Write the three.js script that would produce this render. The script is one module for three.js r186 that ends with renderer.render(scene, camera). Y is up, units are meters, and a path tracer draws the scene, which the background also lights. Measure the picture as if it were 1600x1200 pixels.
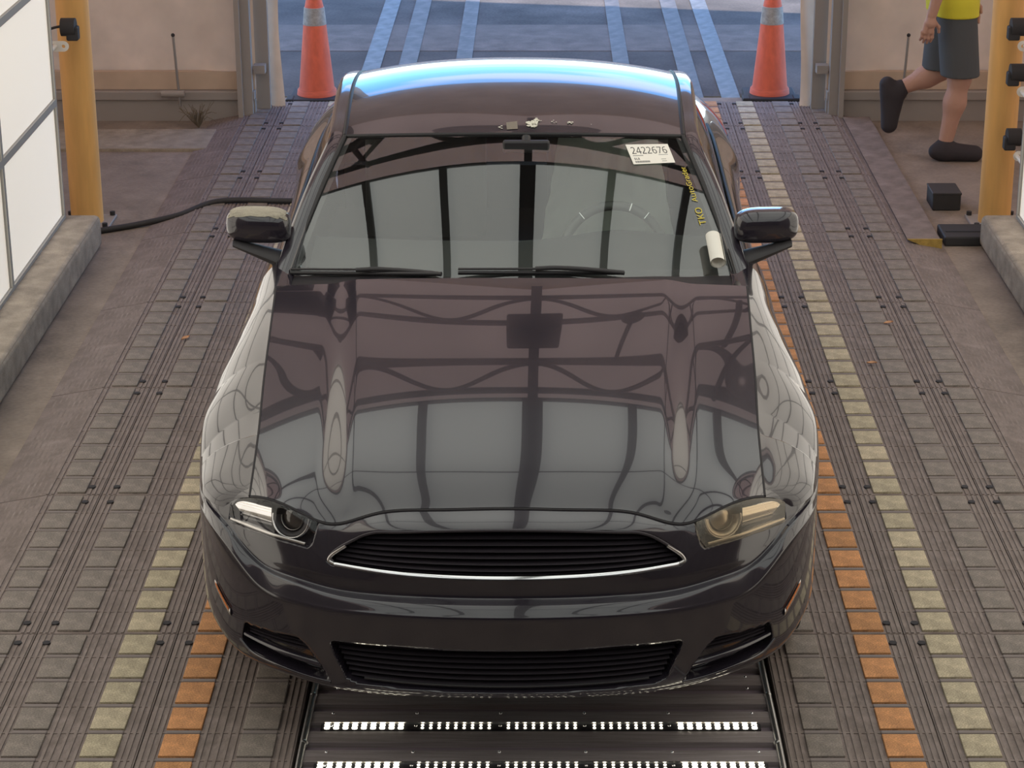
import * as THREE from 'three';
import { mergeGeometries, mergeVertices } from 'three/addons/utils/BufferGeometryUtils.js';
import { RoundedBoxGeometry } from 'three/addons/geometries/RoundedBoxGeometry.js';
import { MarchingCubes } from 'three/addons/objects/MarchingCubes.js';
import { RectAreaLightUniformsLib } from 'three/addons/lights/RectAreaLightUniformsLib.js';
import { Sky } from 'three/addons/objects/Sky.js';
import { createNoise2D } from 'simplex-noise';

// ---------- camera ----------
const F = 3500, PITCH = Math.atan(1305 / F), CX = 0.096, CH = 3.25, CZ = 5.57;
const scene = new THREE.Scene();
const camera = new THREE.PerspectiveCamera(2 * Math.atan(600 / F) * 180 / Math.PI, 4 / 3, 0.05, 400);
camera.position.set(CX, CH, CZ);
camera.rotation.set(-PITCH, 0, 0);
camera.setViewOffset(1600, 1200, -45, 0, 1600, 1200);
const renderer = new THREE.WebGLRenderer({ antialias: true });
renderer.toneMapping = THREE.LinearToneMapping;
renderer.toneMappingExposure = 1.0;
renderer.shadowMap.enabled = true;
RectAreaLightUniformsLib.init();

// ---------- sky and sun ----------
const SUN_DIR = new THREE.Vector3(0.3, 1.0, 0.667).normalize();
const sky = new Sky(); sky.scale.setScalar(300); sky.name = 'sky';
sky.material.uniforms.turbidity.value = 2; sky.material.uniforms.rayleigh.value = 1.4;
sky.material.uniforms.mieCoefficient.value = 0.004; sky.material.uniforms.sunPosition.value.copy(SUN_DIR);
scene.add(sky);
scene.environmentIntensity = 0.6;
const sun = new THREE.DirectionalLight(new THREE.Color(1, 0.93, 0.84), 7.6);
sun.position.copy(SUN_DIR).multiplyScalar(30); sun.target.position.set(0, 0, 0);
sun.castShadow = true; sun.shadow.mapSize.set(2048, 2048);
Object.assign(sun.shadow.camera, { left: -20, right: 20, top: 20, bottom: -20, near: 1, far: 80 });
scene.add(sun, sun.target);

// ---------- panel lights of the tunnel (each lies just in front of its diffusers) ----------
const WALL_L = 0.55, CEIL_L = 0.8;
const WALL_X = 2.385, WZ0 = -5.2, WZ1 = 0.65, WY0 = 0.12, WY1 = 3.66, CEIL_Y = 3.75, CZ0 = -3.5, CZ1 = 6.6, CEIL_W = 2.36;
const PANEL_TINT = new THREE.Color(1.0, 0.93, 0.82), CEIL_TINT = new THREE.Color(0.95, 1.0, 0.955);
function panelLight(name, tint, L, w, h, pos, look) {
  const l = new THREE.RectAreaLight(tint, L, w, h);
  l.name = name; l.position.set(...pos); l.lookAt(...look); scene.add(l); return l;
}
panelLight('wall_panel_light', PANEL_TINT, WALL_L, WZ1 - WZ0, WY1 - WY0, [CX - WALL_X + 0.006, (WY0 + WY1) / 2, (WZ0 + WZ1) / 2], [10, (WY0 + WY1) / 2, (WZ0 + WZ1) / 2]);
panelLight('wall_panel_light', PANEL_TINT, WALL_L, WZ1 - WZ0, WY1 - WY0, [CX + WALL_X - 0.006, (WY0 + WY1) / 2, (WZ0 + WZ1) / 2], [-10, (WY0 + WY1) / 2, (WZ0 + WZ1) / 2]);
panelLight('ceiling_panel_light', CEIL_TINT, CEIL_L, CEIL_W * 2, CZ1 - CZ0, [CX, CEIL_Y - 0.006, (CZ0 + CZ1) / 2], [CX, -10, (CZ0 + CZ1) / 2 + 1e-4]);

// ---------- helpers ----------
const V3 = THREE.Vector3, used = new Map();
function numbered(n) { const k = used.get(n) ?? 0; used.set(n, k + 1); return k ? `${n}_${String(k).padStart(3, '0')}` : n; }
let seed = 20240611;
function rnd() { seed = (seed * 1664525 + 1013904223) >>> 0; return seed / 4294967296; }
const noise2 = createNoise2D(rnd);
const sm = (a, b, x) => { const t = Math.min(1, Math.max(0, (x - a) / (b - a))); return t * t * (3 - 2 * t); };
const mix = (a, b, t) => a + (b - a) * t;
function shade(o) { o.castShadow = true; o.receiveShadow = true; return o; }
function obj(name, geo, mat, parent) {
  const g = Array.isArray(geo) ? merged(geo) : geo;
  const m = shade(new THREE.Mesh(g, mat));
  m.name = parent === scene ? numbered(name) : name;
  (parent ?? scene).add(m); return m;
}
function merged(list) { return mergeGeometries(list.map((g) => { const k = g.index ? g.toNonIndexed() : g; for (const a of Object.keys(k.attributes)) if (!['position', 'normal', 'uv'].includes(a)) k.deleteAttribute(a); return k; })); }
function thing(name, label, category, pos = [0, 0, 0], ry = 0, group) {
  const o = new THREE.Group(); o.name = numbered(name); o.position.set(...pos); o.rotation.y = ry; scene.add(o);
  o.userData = { label, category }; if (group) o.userData.group = group; return o;
}
function tag(o, label, category, group) { Object.assign(o.userData, { label, category }); if (group) o.userData.group = group; return o; }
function struct(name, geo, mat) { const o = obj(name, geo, mat, scene); o.userData.kind = 'structure'; return o; }
function structGroup(name, label) { const o = new THREE.Group(); o.name = numbered(name); o.userData.kind = 'structure'; if (label) o.userData.label = label; scene.add(o); return o; }
function box(w, h, d, x = 0, y = 0, z = 0, r = 0) {
  const g = r ? new RoundedBoxGeometry(w, h, d, 2, r) : new THREE.BoxGeometry(w, h, d); return g.translate(x, y, z);
}
function metres(g, k = 1) {   // uv in metres from the dominant axis
  const p = g.attributes.position, n = g.attributes.normal, uv = new Float32Array(p.count * 2);
  for (let i = 0; i < p.count; i++) {
    const ax = Math.abs(n.getX(i)), ay = Math.abs(n.getY(i)), az = Math.abs(n.getZ(i));
    const [a, b] = ay >= ax && ay >= az ? [p.getX(i), p.getZ(i)] : ax > az ? [p.getZ(i), p.getY(i)] : [p.getX(i), p.getY(i)];
    uv[2 * i] = a * k; uv[2 * i + 1] = b * k;
  }
  g.setAttribute('uv', new THREE.BufferAttribute(uv, 2)); return g;
}
function bar(a, b, r, n = 10, r2 = r) {
  const A = new V3(...a), B = new V3(...b), d = B.clone().sub(A), g = new THREE.CylinderGeometry(r2, r, d.length(), n);
  g.applyQuaternion(new THREE.Quaternion().setFromUnitVectors(new V3(0, 1, 0), d.clone().normalize()));
  return g.translate(...A.add(B).multiplyScalar(0.5).toArray());
}
function tube(pts, r, n = 40, m = 8, closed = false) { return new THREE.TubeGeometry(new THREE.CatmullRomCurve3(pts.map((p) => new V3(...p)), closed), n, r, m, closed); }
function grid(nu, nv, fn) {   // fn(u, v) -> [x, y, z], u and v from 0 to 1
  const P = new Float32Array((nu + 1) * (nv + 1) * 3), uv = new Float32Array((nu + 1) * (nv + 1) * 2), I = [];
  for (let j = 0, k = 0; j <= nv; j++) for (let i = 0; i <= nu; i++, k++) { const p = fn(i / nu, j / nv); P.set(p, 3 * k); uv[2 * k] = i / nu; uv[2 * k + 1] = j / nv; }
  for (let j = 0; j < nv; j++) for (let i = 0; i < nu; i++) { const a = j * (nu + 1) + i, b = a + 1, c = a + nu + 1, d = c + 1; I.push(a, b, d, a, d, c); }
  const g = new THREE.BufferGeometry();
  g.setAttribute('position', new THREE.BufferAttribute(P, 3)); g.setAttribute('uv', new THREE.BufferAttribute(uv, 2)); g.setIndex(I); g.computeVertexNormals(); return g;
}
function nat(xs, ys) {   // natural cubic spline
  const n = xs.length, m = new Array(n).fill(0), c = new Array(n).fill(0), d = new Array(n).fill(0);
  for (let i = 1; i < n - 1; i++) {
    const h0 = xs[i] - xs[i - 1], h1 = xs[i + 1] - xs[i], a = h0 / 6, b = (h0 + h1) / 3, e = h1 / 6, r = (ys[i + 1] - ys[i]) / h1 - (ys[i] - ys[i - 1]) / h0, w = b - a * c[i - 1];
    c[i] = e / w; d[i] = (r - a * d[i - 1]) / w;
  }
  for (let i = n - 2; i > 0; i--) m[i] = d[i] - c[i] * m[i + 1];
  return (x) => {
    let i = 0; while (i < n - 2 && x > xs[i + 1]) i++;
    const h = xs[i + 1] - xs[i], t = Math.min(h * 1.2, Math.max(-h * 0.2, x - xs[i])), A = (h - t) / h, B = t / h;
    return A * ys[i] + B * ys[i + 1] + ((A ** 3 - A) * m[i] + (B ** 3 - B) * m[i + 1]) * h * h / 6;
  };
}
function pchip(xs, ys) {   // monotone cubic
  const n = xs.length, h = [], s = [], m = new Array(n);
  for (let i = 0; i < n - 1; i++) { h[i] = xs[i + 1] - xs[i]; s[i] = (ys[i + 1] - ys[i]) / h[i]; }
  m[0] = s[0]; m[n - 1] = s[n - 2];
  for (let i = 1; i < n - 1; i++) { if (s[i - 1] * s[i] <= 0) m[i] = 0; else { const a = 2 * h[i] + h[i - 1], b = h[i] + 2 * h[i - 1]; m[i] = (a + b) / (a / s[i - 1] + b / s[i]); } }
  return (x) => {
    let i = 0; while (i < n - 2 && x > xs[i + 1]) i++;
    const t = Math.min(1, Math.max(0, (x - xs[i]) / h[i])), t2 = t * t, t3 = t2 * t;
    return (2 * t3 - 3 * t2 + 1) * ys[i] + (t3 - 2 * t2 + t) * h[i] * m[i] + (-2 * t3 + 3 * t2) * ys[i + 1] + (t3 - t2) * h[i] * m[i + 1];
  };
}
const CP = Math.cos(PITCH), SP = Math.sin(PITCH);
function project(x, y, z) { const X = CZ - z, h = CH - y, D = X * CP + h * SP; return [845 + F * (x - CX) / D, 600 + F * (h * CP - X * SP) / D]; }
function onSurface(px, py, fn, u = 0.5, v = 0.5) {   // the (u, v) of a surface that a photo pixel looks at
  for (let k = 0; k < 40; k++) {
    const e = 1e-3, p = project(...fn(u, v)), a = project(...fn(u + e, v)), b = project(...fn(u, v + e));
    const A = (a[0] - p[0]) / e, B = (b[0] - p[0]) / e, C = (a[1] - p[1]) / e, D = (b[1] - p[1]) / e, det = A * D - B * C, dx = px - p[0], dy = py - p[1];
    u += 0.7 * (D * dx - B * dy) / det; v += 0.7 * (A * dy - C * dx) / det;
  }
  return [u, v];
}
function texture(size, fn, srgb = true) {   // fn(x, y) -> [r, g, b] 0..1, tiling over 0..1
  const d = new Uint8Array(size * size * 4);
  for (let j = 0; j < size; j++) for (let i = 0; i < size; i++) { const c = fn(i / size, j / size), k = (j * size + i) * 4; for (let q = 0; q < 3; q++) d[k + q] = Math.max(0, Math.min(255, c[q] * 255)); d[k + 3] = 255; }
  const t = new THREE.DataTexture(d, size, size); t.wrapS = t.wrapT = THREE.RepeatWrapping; t.magFilter = THREE.LinearFilter; t.minFilter = THREE.LinearMipmapLinearFilter; t.generateMipmaps = true;
  if (srgb) t.colorSpace = THREE.SRGBColorSpace; t.needsUpdate = true; return t;
}
function tileNoise(x, y, f, o = 4) {   // seamless noise, about -1..1
  let s = 0, a = 0.5;
  for (let k = 0; k < o; k++, f *= 2, a *= 0.55) {
    const wx = sm(0, 1, x), wy = sm(0, 1, y), n = (i, j) => noise2((x - i) * f + 17 * k, (y - j) * f + 5);
    s += a * mix(mix(n(0, 0), n(1, 0), wx), mix(n(0, 1), n(1, 1), wx), wy);
  }
  return s;
}
const S = (r, g, b) => new THREE.Color().setRGB(r, g, b);
const std = (c, roughness = 0.8, metalness = 0, more = {}) => new THREE.MeshStandardMaterial({ color: c, roughness, metalness, side: THREE.DoubleSide, ...more });
const phy = (c, more = {}) => new THREE.MeshPhysicalMaterial({ color: c, side: THREE.DoubleSide, ...more });

// ---------- textures and materials ----------
const concreteTex = texture(512, (x, y) => { const n = tileNoise(x, y, 5, 5), f = tileNoise(x, y, 60, 2), s = 0.82 + 0.16 * n + 0.07 * f; return [s, s * 0.985, s * 0.96]; });
const rubberTex = texture(512, (x, y) => { const n = tileNoise(x, y, 4, 5), f = tileNoise(x, y, 80, 2), s = 0.8 + 0.17 * n + 0.1 * f; return [s, s * (0.985 + 0.015 * n), s * (0.97 + 0.03 * n)]; });
const grainTex = texture(256, (x, y) => { const f = tileNoise(x, y, 40, 3), n = tileNoise(x, y, 4, 3), s = 0.8 + 0.2 * f + 0.14 * n; return [s, s, s * 0.97]; });
const asphaltTex = texture(512, (x, y) => { const n = tileNoise(x, y, 3, 5), f = tileNoise(x, y, 90, 2), s = 0.72 + 0.24 * n + 0.12 * f; return [s, s, s]; });
const clothTex = texture(256, (x, y) => { const n = tileNoise(x, y, 3, 4), s = 0.9 + 0.1 * n; return [s, s * 0.99, s * 0.97]; });
const rep = (t, k) => { const c = t.clone(); c.repeat.set(k, k); c.needsUpdate = true; return c; };
const M = {
  paint: phy(S(0.024, 0.02, 0.028), { roughness: 0.14, clearcoat: 1, clearcoatRoughness: 0.012, ior: 1.5 }),
  blackPlastic: std(S(0.02, 0.018, 0.021), 0.45), darkPlastic: std(S(0.035, 0.032, 0.035), 0.6), gapBlack: std(S(0.03, 0.027, 0.03), 0.85),
  grilleSlat: std(S(0.045, 0.038, 0.046), 0.35), rubberSeal: std(S(0.014, 0.013, 0.015), 0.5),
  chrome: std(S(0.86, 0.86, 0.87), 0.09, 1), satin: std(S(0.62, 0.6, 0.58), 0.3, 1), steel: std(S(0.42, 0.41, 0.4), 0.38, 1),
  glass: phy(S(0.93, 0.98, 0.95), { transmission: 1, thickness: 0, roughness: 0.0, ior: 2.05 }),
  sideGlass: phy(S(0.25, 0.28, 0.26), { transmission: 1, thickness: 0, roughness: 0.0, ior: 1.7 }),
  darkGlass: phy(S(0.05, 0.04, 0.035), { roughness: 0.12, clearcoat: 1 }), lens: phy(S(0.97, 0.97, 0.97), { transmission: 1, thickness: 0, roughness: 0.0, ior: 1.5 }),
  fogLens: phy(S(0.85, 0.75, 0.6), { transmission: 0.9, thickness: 0, roughness: 0.3, ior: 1.5 }),
  amber: phy(S(0.75, 0.22, 0.05), { roughness: 0.2, clearcoat: 0.6 }), tyre: std(S(0.02, 0.02, 0.02), 0.85),
  interior: std(S(0.03, 0.031, 0.031), 0.7), seat: std(S(0.05, 0.05, 0.05), 0.85), seatCover: phy(S(0.62, 0.66, 0.62), { roughness: 0.55 }),
  rubber: std(S(0.335, 0.275, 0.256), 0.82, 0, { map: rep(rubberTex, 1.6), bumpMap: rep(grainTex, 9), bumpScale: 0.0012 }),
  rubberRib: std(S(0.34, 0.28, 0.258), 0.8, 0, { map: rep(rubberTex, 2.3) }), slot: std(S(0.2, 0.165, 0.155), 0.75),
  plainTile: std(S(0.345, 0.29, 0.268), 0.78, 0, { map: rep(grainTex, 3) }),
  plate: std(S(0.46, 0.41, 0.42), 0.45, 0.1, { map: rep(rubberTex, 1) }), plateDark: std(S(0.24, 0.19, 0.22), 0.5),
  concrete: std(S(0.4, 0.335, 0.29), 0.92, 0, { map: rep(concreteTex, 0.55), bumpMap: rep(grainTex, 3), bumpScale: 0.002 }),
  concreteDark: std(S(0.3, 0.25, 0.22), 0.92, 0, { map: rep(concreteTex, 0.8) }),
  kerb: std(S(0.5, 0.44, 0.37), 0.9, 0, { map: rep(concreteTex, 1.3), bumpMap: rep(grainTex, 4), bumpScale: 0.003 }),
  asphalt: std(S(0.225, 0.185, 0.16), 0.95, 0, { map: rep(asphaltTex, 0.35) }), gutter: std(S(0.275, 0.22, 0.19), 0.9, 0, { map: rep(concreteTex, 0.7) }),
  tape: std(S(0.245, 0.21, 0.2), 0.55, 0, { map: rep(asphaltTex, 2.2) }), tapeBlue: std(S(0.29, 0.28, 0.29), 0.5, 0, { map: rep(asphaltTex, 2.6) }),
  tent: phy(S(0.58, 0.385, 0.285), { roughness: 1, transmission: 0.5, thickness: 0, map: rep(clothTex, 0.5) }),
  sill: std(S(0.7, 0.55, 0.44), 0.9, 0, { map: rep(clothTex, 0.7) }), curtain: phy(S(0.92, 0.74, 0.6), { roughness: 1, transmission: 0.1, thickness: 0, map: rep(clothTex, 0.7) }),
  frameGrey: std(S(0.3, 0.29, 0.27), 0.6), frameDark: std(S(0.05, 0.046, 0.05), 0.6), truss: std(S(0.05, 0.045, 0.048), 0.55),
  frontCurtain: std(S(0.05, 0.045, 0.047), 0.9), drape: std(S(0.2, 0.17, 0.16), 0.9), postGrey: std(S(0.32, 0.29, 0.27), 0.5), yellow: std(S(0.97, 0.56, 0.19), 0.55, 0, { map: rep(clothTex, 1) }),
  diffuser: std(S(0.75, 0.7, 0.62), 0.9, 0, { emissive: S(1.0, 0.93, 0.82), emissiveIntensity: 0.45 }), ceilDiffuser: std(S(0.6, 0.6, 0.58), 0.9, 0, { emissive: S(0.95, 1.0, 0.955), emissiveIntensity: 0.1 }),
  led: std(S(0.9, 0.9, 0.85), 0.4, 0, { emissive: S(1, 0.93, 0.74), emissiveIntensity: 7 }),
  orange: std(S(1.0, 0.19, 0.1), 0.6, 0, { map: rep(clothTex, 2) }), coneWhite: std(S(0.62, 0.58, 0.58), 0.6, 0, { map: rep(grainTex, 2) }),
  black: std(S(0.03, 0.028, 0.03), 0.75), white: std(S(0.8, 0.77, 0.7), 0.6), paper: std(S(0.86, 0.83, 0.76), 0.8), hose: std(S(0.028, 0.026, 0.027), 0.6),
  skin: std(S(0.5, 0.29, 0.22), 0.6), shirt: std(S(0.72, 0.68, 0.05), 0.8), shorts: std(S(0.085, 0.095, 0.105), 0.9), shoe: std(S(0.035, 0.03, 0.036), 0.8), hair: std(S(0.05, 0.035, 0.025), 0.8),
  droppings: std(S(0.75, 0.72, 0.62), 0.9),
};
const tileMats = (r, g, b) => [0.9, 1, 1.08, 0.95].map((k) => std(S(r * k, g * (k * 0.9 + 0.1), b * k), 0.8, 0, { map: rep(grainTex, 2.2 + k), bumpMap: rep(grainTex, 6), bumpScale: 0.0015 }));
const WHITE_TILES = tileMats(0.72, 0.61, 0.455), ORANGE_TILES = tileMats(0.82, 0.385, 0.165), PLAIN_TILES = [M.plainTile];

// ================= setting =================
const FY = -0.045;   // concrete floor; the tops of the rubber modules lie at 0
struct('floor', metres(box(8.4, 0.1, 17, CX, FY - 0.05, -0.02)), M.concrete).userData.label = 'dusty grey brown concrete floor of the inspection tent';
struct('ground', metres(box(60, 0.1, 40, CX, FY - 0.06, -28.6)), M.asphalt).userData.label = 'grey asphalt yard outside the tent door';
const gut = struct('gutter', metres(box(60, 0.012, 0.92, CX, FY - 0.013, -10.44)), M.gutter); gut.userData.label = 'pale concrete gutter strip across the asphalt';
for (const [r, w, m] of [[-1.15, 0.12, M.tapeBlue], [-0.91, 0.12, M.tape], [-0.53, 0.11, M.tape], [0.55, 0.11, M.tape], [0.985, 0.12, M.tape], [1.22, 0.12, M.tapeBlue]]) {
  const o = obj('tape_strip', metres(box(w, 0.004, 4.6, CX + r, FY - 0.006, -10.6)), m, scene);
  tag(o, `${m === M.tape ? 'worn grey' : 'bluish worn'} tape line outside the door, ${{ '-1.15': 'nearest the scuffed cone', '-0.91': 'second from the scuffed cone', '-0.53': 'third from the scuffed cone', '0.55': 'third from the clean cone', '0.985': 'second from the clean cone', '1.22': 'nearest the clean cone' }[r]}`, 'tape line', 'tape lines on the yard');
}
// tent shell
const TX = 4.2, TZ0 = -8.05, TZ1 = 8.4, EAVE = 4.35, APEX = 5.6, DX = 1.69, DOOR_H = 3.15;
for (const s of [-1, 1]) {
  struct(s < 0 ? 'wall_left' : 'wall_right', grid(1, 1, (u, v) => [CX + s * TX, FY + (EAVE - FY) * v, mix(TZ0, TZ1, u)]), M.tent);
  struct(s < 0 ? 'ceiling_left' : 'ceiling_right', grid(1, 1, (u, v) => [CX + s * (TX + 0.15) * v, mix(APEX, EAVE - 0.04, v), mix(TZ0 - 0.2, TZ1, u)]), M.tent);
}
struct('wall_front', (() => { const sh = new THREE.Shape([[-TX, FY], [TX, FY], [TX, EAVE], [0, APEX], [-TX, EAVE]].map((p) => new THREE.Vector2(...p))); return new THREE.ShapeGeometry(sh).translate(CX, 0, TZ1); })(), M.frontCurtain);
const wb = structGroup('wall_back', 'tan fabric end wall of the tent with a wide doorway');
obj('fabric_gable', (() => { const sh = new THREE.Shape([[-TX, DOOR_H], [TX, DOOR_H], [TX, EAVE], [0, APEX], [-TX, EAVE]].map((p) => new THREE.Vector2(...p))); return metres(new THREE.ShapeGeometry(sh).translate(CX, 0, TZ0)); })(), M.tent, wb);
for (const s of [-1, 1]) {
  const x0 = DX + 0.06, x1 = TX;
  obj('fabric_wall', metres(grid(90, 40, (u, v) => { const y = mix(0.06, DOOR_H + 0.02, v), x = mix(x0, x1, u); const fold = 0.03 * Math.exp(-((x - 1.98) ** 2) / 0.012) * (1.3 - 0.35 * y) + 0.02 * Math.exp(-((x - 1.86) ** 2) / 0.004); return [CX + s * x, y, TZ0 + 0.06 + fold + 0.008 * noise2(x * 1.5 + 9 * s, y * 0.9)]; })), M.curtain, wb);
  obj('sill_board', metres(box(x1 - x0, 0.11, 0.05, CX + s * (x0 + x1) / 2, 0.2, TZ0 + 0.1)), M.sill, wb);
  obj('sill_beam', metres(box(x1 - x0, 0.055, 0.09, CX + s * (x0 + x1) / 2, 0.115, TZ0 + 0.13, 0.006)), M.postGrey, wb);
  obj('base_rail', metres(box(x1 - x0, 0.13, 0.07, CX + s * (x0 + x1) / 2, FY + 0.065, TZ0 + 0.12)), M.postGrey, wb);
  obj('door_post', [box(0.06, DOOR_H - FY, 0.07, CX + s * 1.79, (DOOR_H + FY) / 2, TZ0 + 0.16), box(0.03, DOOR_H - FY, 0.06, CX + s * 1.83, (DOOR_H + FY) / 2, TZ0 + 0.21), box(0.07, 0.05, 0.08, CX + s * 1.72, 0.27, TZ0 + 0.1)], M.postGrey, wb);
  obj('door_track', box(0.09, DOOR_H - FY - 0.05, 0.05, CX + s * 1.715, (DOOR_H + FY) / 2 + 0.02, TZ0 + 0.02), M.postGrey, wb);
  obj('door_flap', metres(grid(20, 40, (u, v) => { const y = mix(FY + 0.02, DOOR_H, v); return [CX + s * (1.6 + 0.09 * u + 0.012 * Math.sin(5 * y + s)), y, TZ0 - 0.06 + 0.02 * Math.sin(3 * u + 2 * y)]; })), M.curtain, wb);
}
// pale slab along the wall, driver side of the mats
const led = struct('slab_ledge', metres(box(2.2, 0.05, 0.47, CX - 3.05, FY - 0.005, -7.38, 0.008)), M.kerb); led.userData.label = 'pale concrete slab strip in front of the tent wall';
// kerbs under the light walls
for (const s of [-1, 1]) {
  const k = struct(s < 0 ? 'kerb_left' : 'kerb_right', (() => {
    const g = new RoundedBoxGeometry(0.62, 0.165, 8.2, 4, 0.03).translate(CX + s * 2.52, FY + 0.0825, WZ0 - 0.07 + 4.1);
    return metres(g);
  })(), M.kerb);
  k.userData.label = 'worn pale concrete kerb under the bright panel wall';
}
// side light walls: framed diffuser panels
function lightWall(s) {
  const cols = 5, rows = Math.round((WY1 - WY0) / 0.55), pw = (WZ1 - WZ0) / cols, ph = (WY1 - WY0) / rows;
  const dg = box(0.02, ph - 0.036, pw - 0.032), fv = [box(0.05, ph, 0.016, 0, 0, pw / 2 - 0.008), box(0.05, ph, 0.016, 0, 0, -pw / 2 + 0.008), box(0.05, 0.018, pw, 0, ph / 2 - 0.009, 0), box(0.05, 0.018, pw, 0, -ph / 2 + 0.009, 0)], fg = merged(fv);
  for (let c = 0; c < cols; c++) for (let r = 0; r < rows; r++) {
    const t = thing('light_panel', `bright white framed light panel on the ${s < 0 ? 'passenger' : 'driver'} side, ${['lowest', 'second', 'third', 'fourth', 'fifth', 'top'][r]} row, ${['next to the bollard', 'second from the bollard', 'third from the bollard', 'fourth from the bollard', 'farthest from the bollard'][c]}`, 'light panel', [CX + s * (WALL_X + 0.012), WY0 + ph * (r + 0.5), WZ0 + pw * (c + 0.5)], 0, s < 0 ? 'passenger side light panels' : 'driver side light panels');
    obj('frame', fg, M.frameGrey, t); obj('diffuser', dg, M.diffuser, t);
  }
}
lightWall(-1); lightWall(1);
for (const s of [-1, 1]) struct(s < 0 ? 'curtain_left' : 'curtain_right', metres(grid(120, 8, (u, v) => [CX + s * (WALL_X + 0.1 + 0.03 * Math.sin(u * 90)), mix(FY + 0.17, 3.7, v), mix(WZ1 + 0.08, TZ1 - 0.3, u)])), M.drape).userData.label = 'dark drape continuing the light wall';
// ceiling light panels between dark frames
{
  const xs = [-CEIL_W, -1.5, -0.76, -0.035, 0.035, 0.76, 1.5, CEIL_W], zs = [-3.5, -1.88, 0.2, 2.3, 4.45, 6.6];
  for (let i = 0; i < xs.length - 1; i++) { if (i === 3) continue;
    for (let j = 0; j < zs.length - 1; j++) {
      const w = xs[i + 1] - xs[i], l = zs[j + 1] - zs[j];
      const t = thing('ceiling_light_panel', 'lit white ceiling panel in a dark frame above the car', 'light panel', [CX + (xs[i] + xs[i + 1]) / 2, CEIL_Y, (zs[j] + zs[j + 1]) / 2], 0, 'ceiling light panels');
      obj('diffuser', box(w - 0.05, 0.02, l - 0.03, 0, 0.012, 0), M.ceilDiffuser, t);
      obj('frame', [box(0.035, 0.06, l, w / 2 - 0.0175, -0.012, 0), box(0.035, 0.06, l, -w / 2 + 0.0175, -0.012, 0), box(w, 0.06, 0.018, 0, -0.012, l / 2 - 0.009), box(w, 0.06, 0.018, 0, -0.012, -l / 2 + 0.009)], M.frameDark, t);
    } }
  tag(obj('spine_beam', box(0.07, 0.14, 12, CX, CEIL_Y + 0.02, 0.6), M.frameDark, scene), 'dark central spine beam carrying the ceiling panels', 'beam');
}
function truss(z, y, label) {
  const t = thing('truss', label, 'truss', [CX, y, z]);
  obj('chord', bar([-2.5, 0, 0], [2.5, 0, 0], 0.034), M.truss, t); obj('chord', bar([-2.5, 0.38, 0], [2.5, 0.38, 0], 0.034), M.truss, t);
  const w = []; for (let k = 0; k <= 100; k++) w.push([-2.45 + 4.9 * k / 100, 0.19 - 0.165 * Math.cos(k / 100 * Math.PI * 8), 0]);
  obj('web', tube(w, 0.021, 200, 6), M.truss, t);
  for (const x of [-2.5, -1.6, 1.6, 2.5]) obj('post', bar([x, -0.02, 0], [x, 0.42, 0], 0.028), M.truss, t);
}
truss(-4.0, 3.72, 'dark lattice truss along the end of the ceiling panels');
truss(-5.15, 3.76, 'dark lattice truss between the yellow bollards');
for (const x of [-1.45, 1.45]) tag(obj('tie_bar', bar([CX + x, 3.83, -4.04], [CX + x, 3.83, -5.11], 0.024), M.truss, scene), x < 0 ? 'dark tie bar joining the two trusses on the passenger side' : 'dark tie bar joining the two trusses on the driver side', 'tie bar');
{
  const p = thing('pendant_camera', 'dark domed camera on a stem hanging from the truss', 'camera', [CX + 0.62, 3.72, -4.06]);
  obj('stem', bar([0, 0, 0], [0, -0.4, 0], 0.018), M.truss, p); obj('dome', new THREE.SphereGeometry(0.075, 20, 14).scale(1, 0.7, 1).translate(0, -0.43, 0), M.black, p);
  for (const [x, y, z, w, h, l] of [[-1.62, 3.5, -4.7, 0.5, 0.34, 'large dark equipment box hung under the truss by the ceiling panels'], [-1.75, 3.55, -5.5, 0.44, 0.34, 'dark equipment box hung under the truss between the bollards'], [0, 3.5, -4.2, 0.34, 0.26, 'dark box under the spine beam end'], [1.85, 3.6, -4.6, 0.26, 0.3, 'small dark box hung beyond the ceiling panels']]) {
    const b = thing('equipment_box', l, 'equipment box', [CX + x, y, z]);
    obj('housing', box(w, h, 0.25, 0, 0, 0, 0.02), M.black, b); obj('bracket', bar([0, h / 2 - 0.01, 0], [0, 3.68 - y, 0], 0.02), M.truss, b);
  }
}
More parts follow.
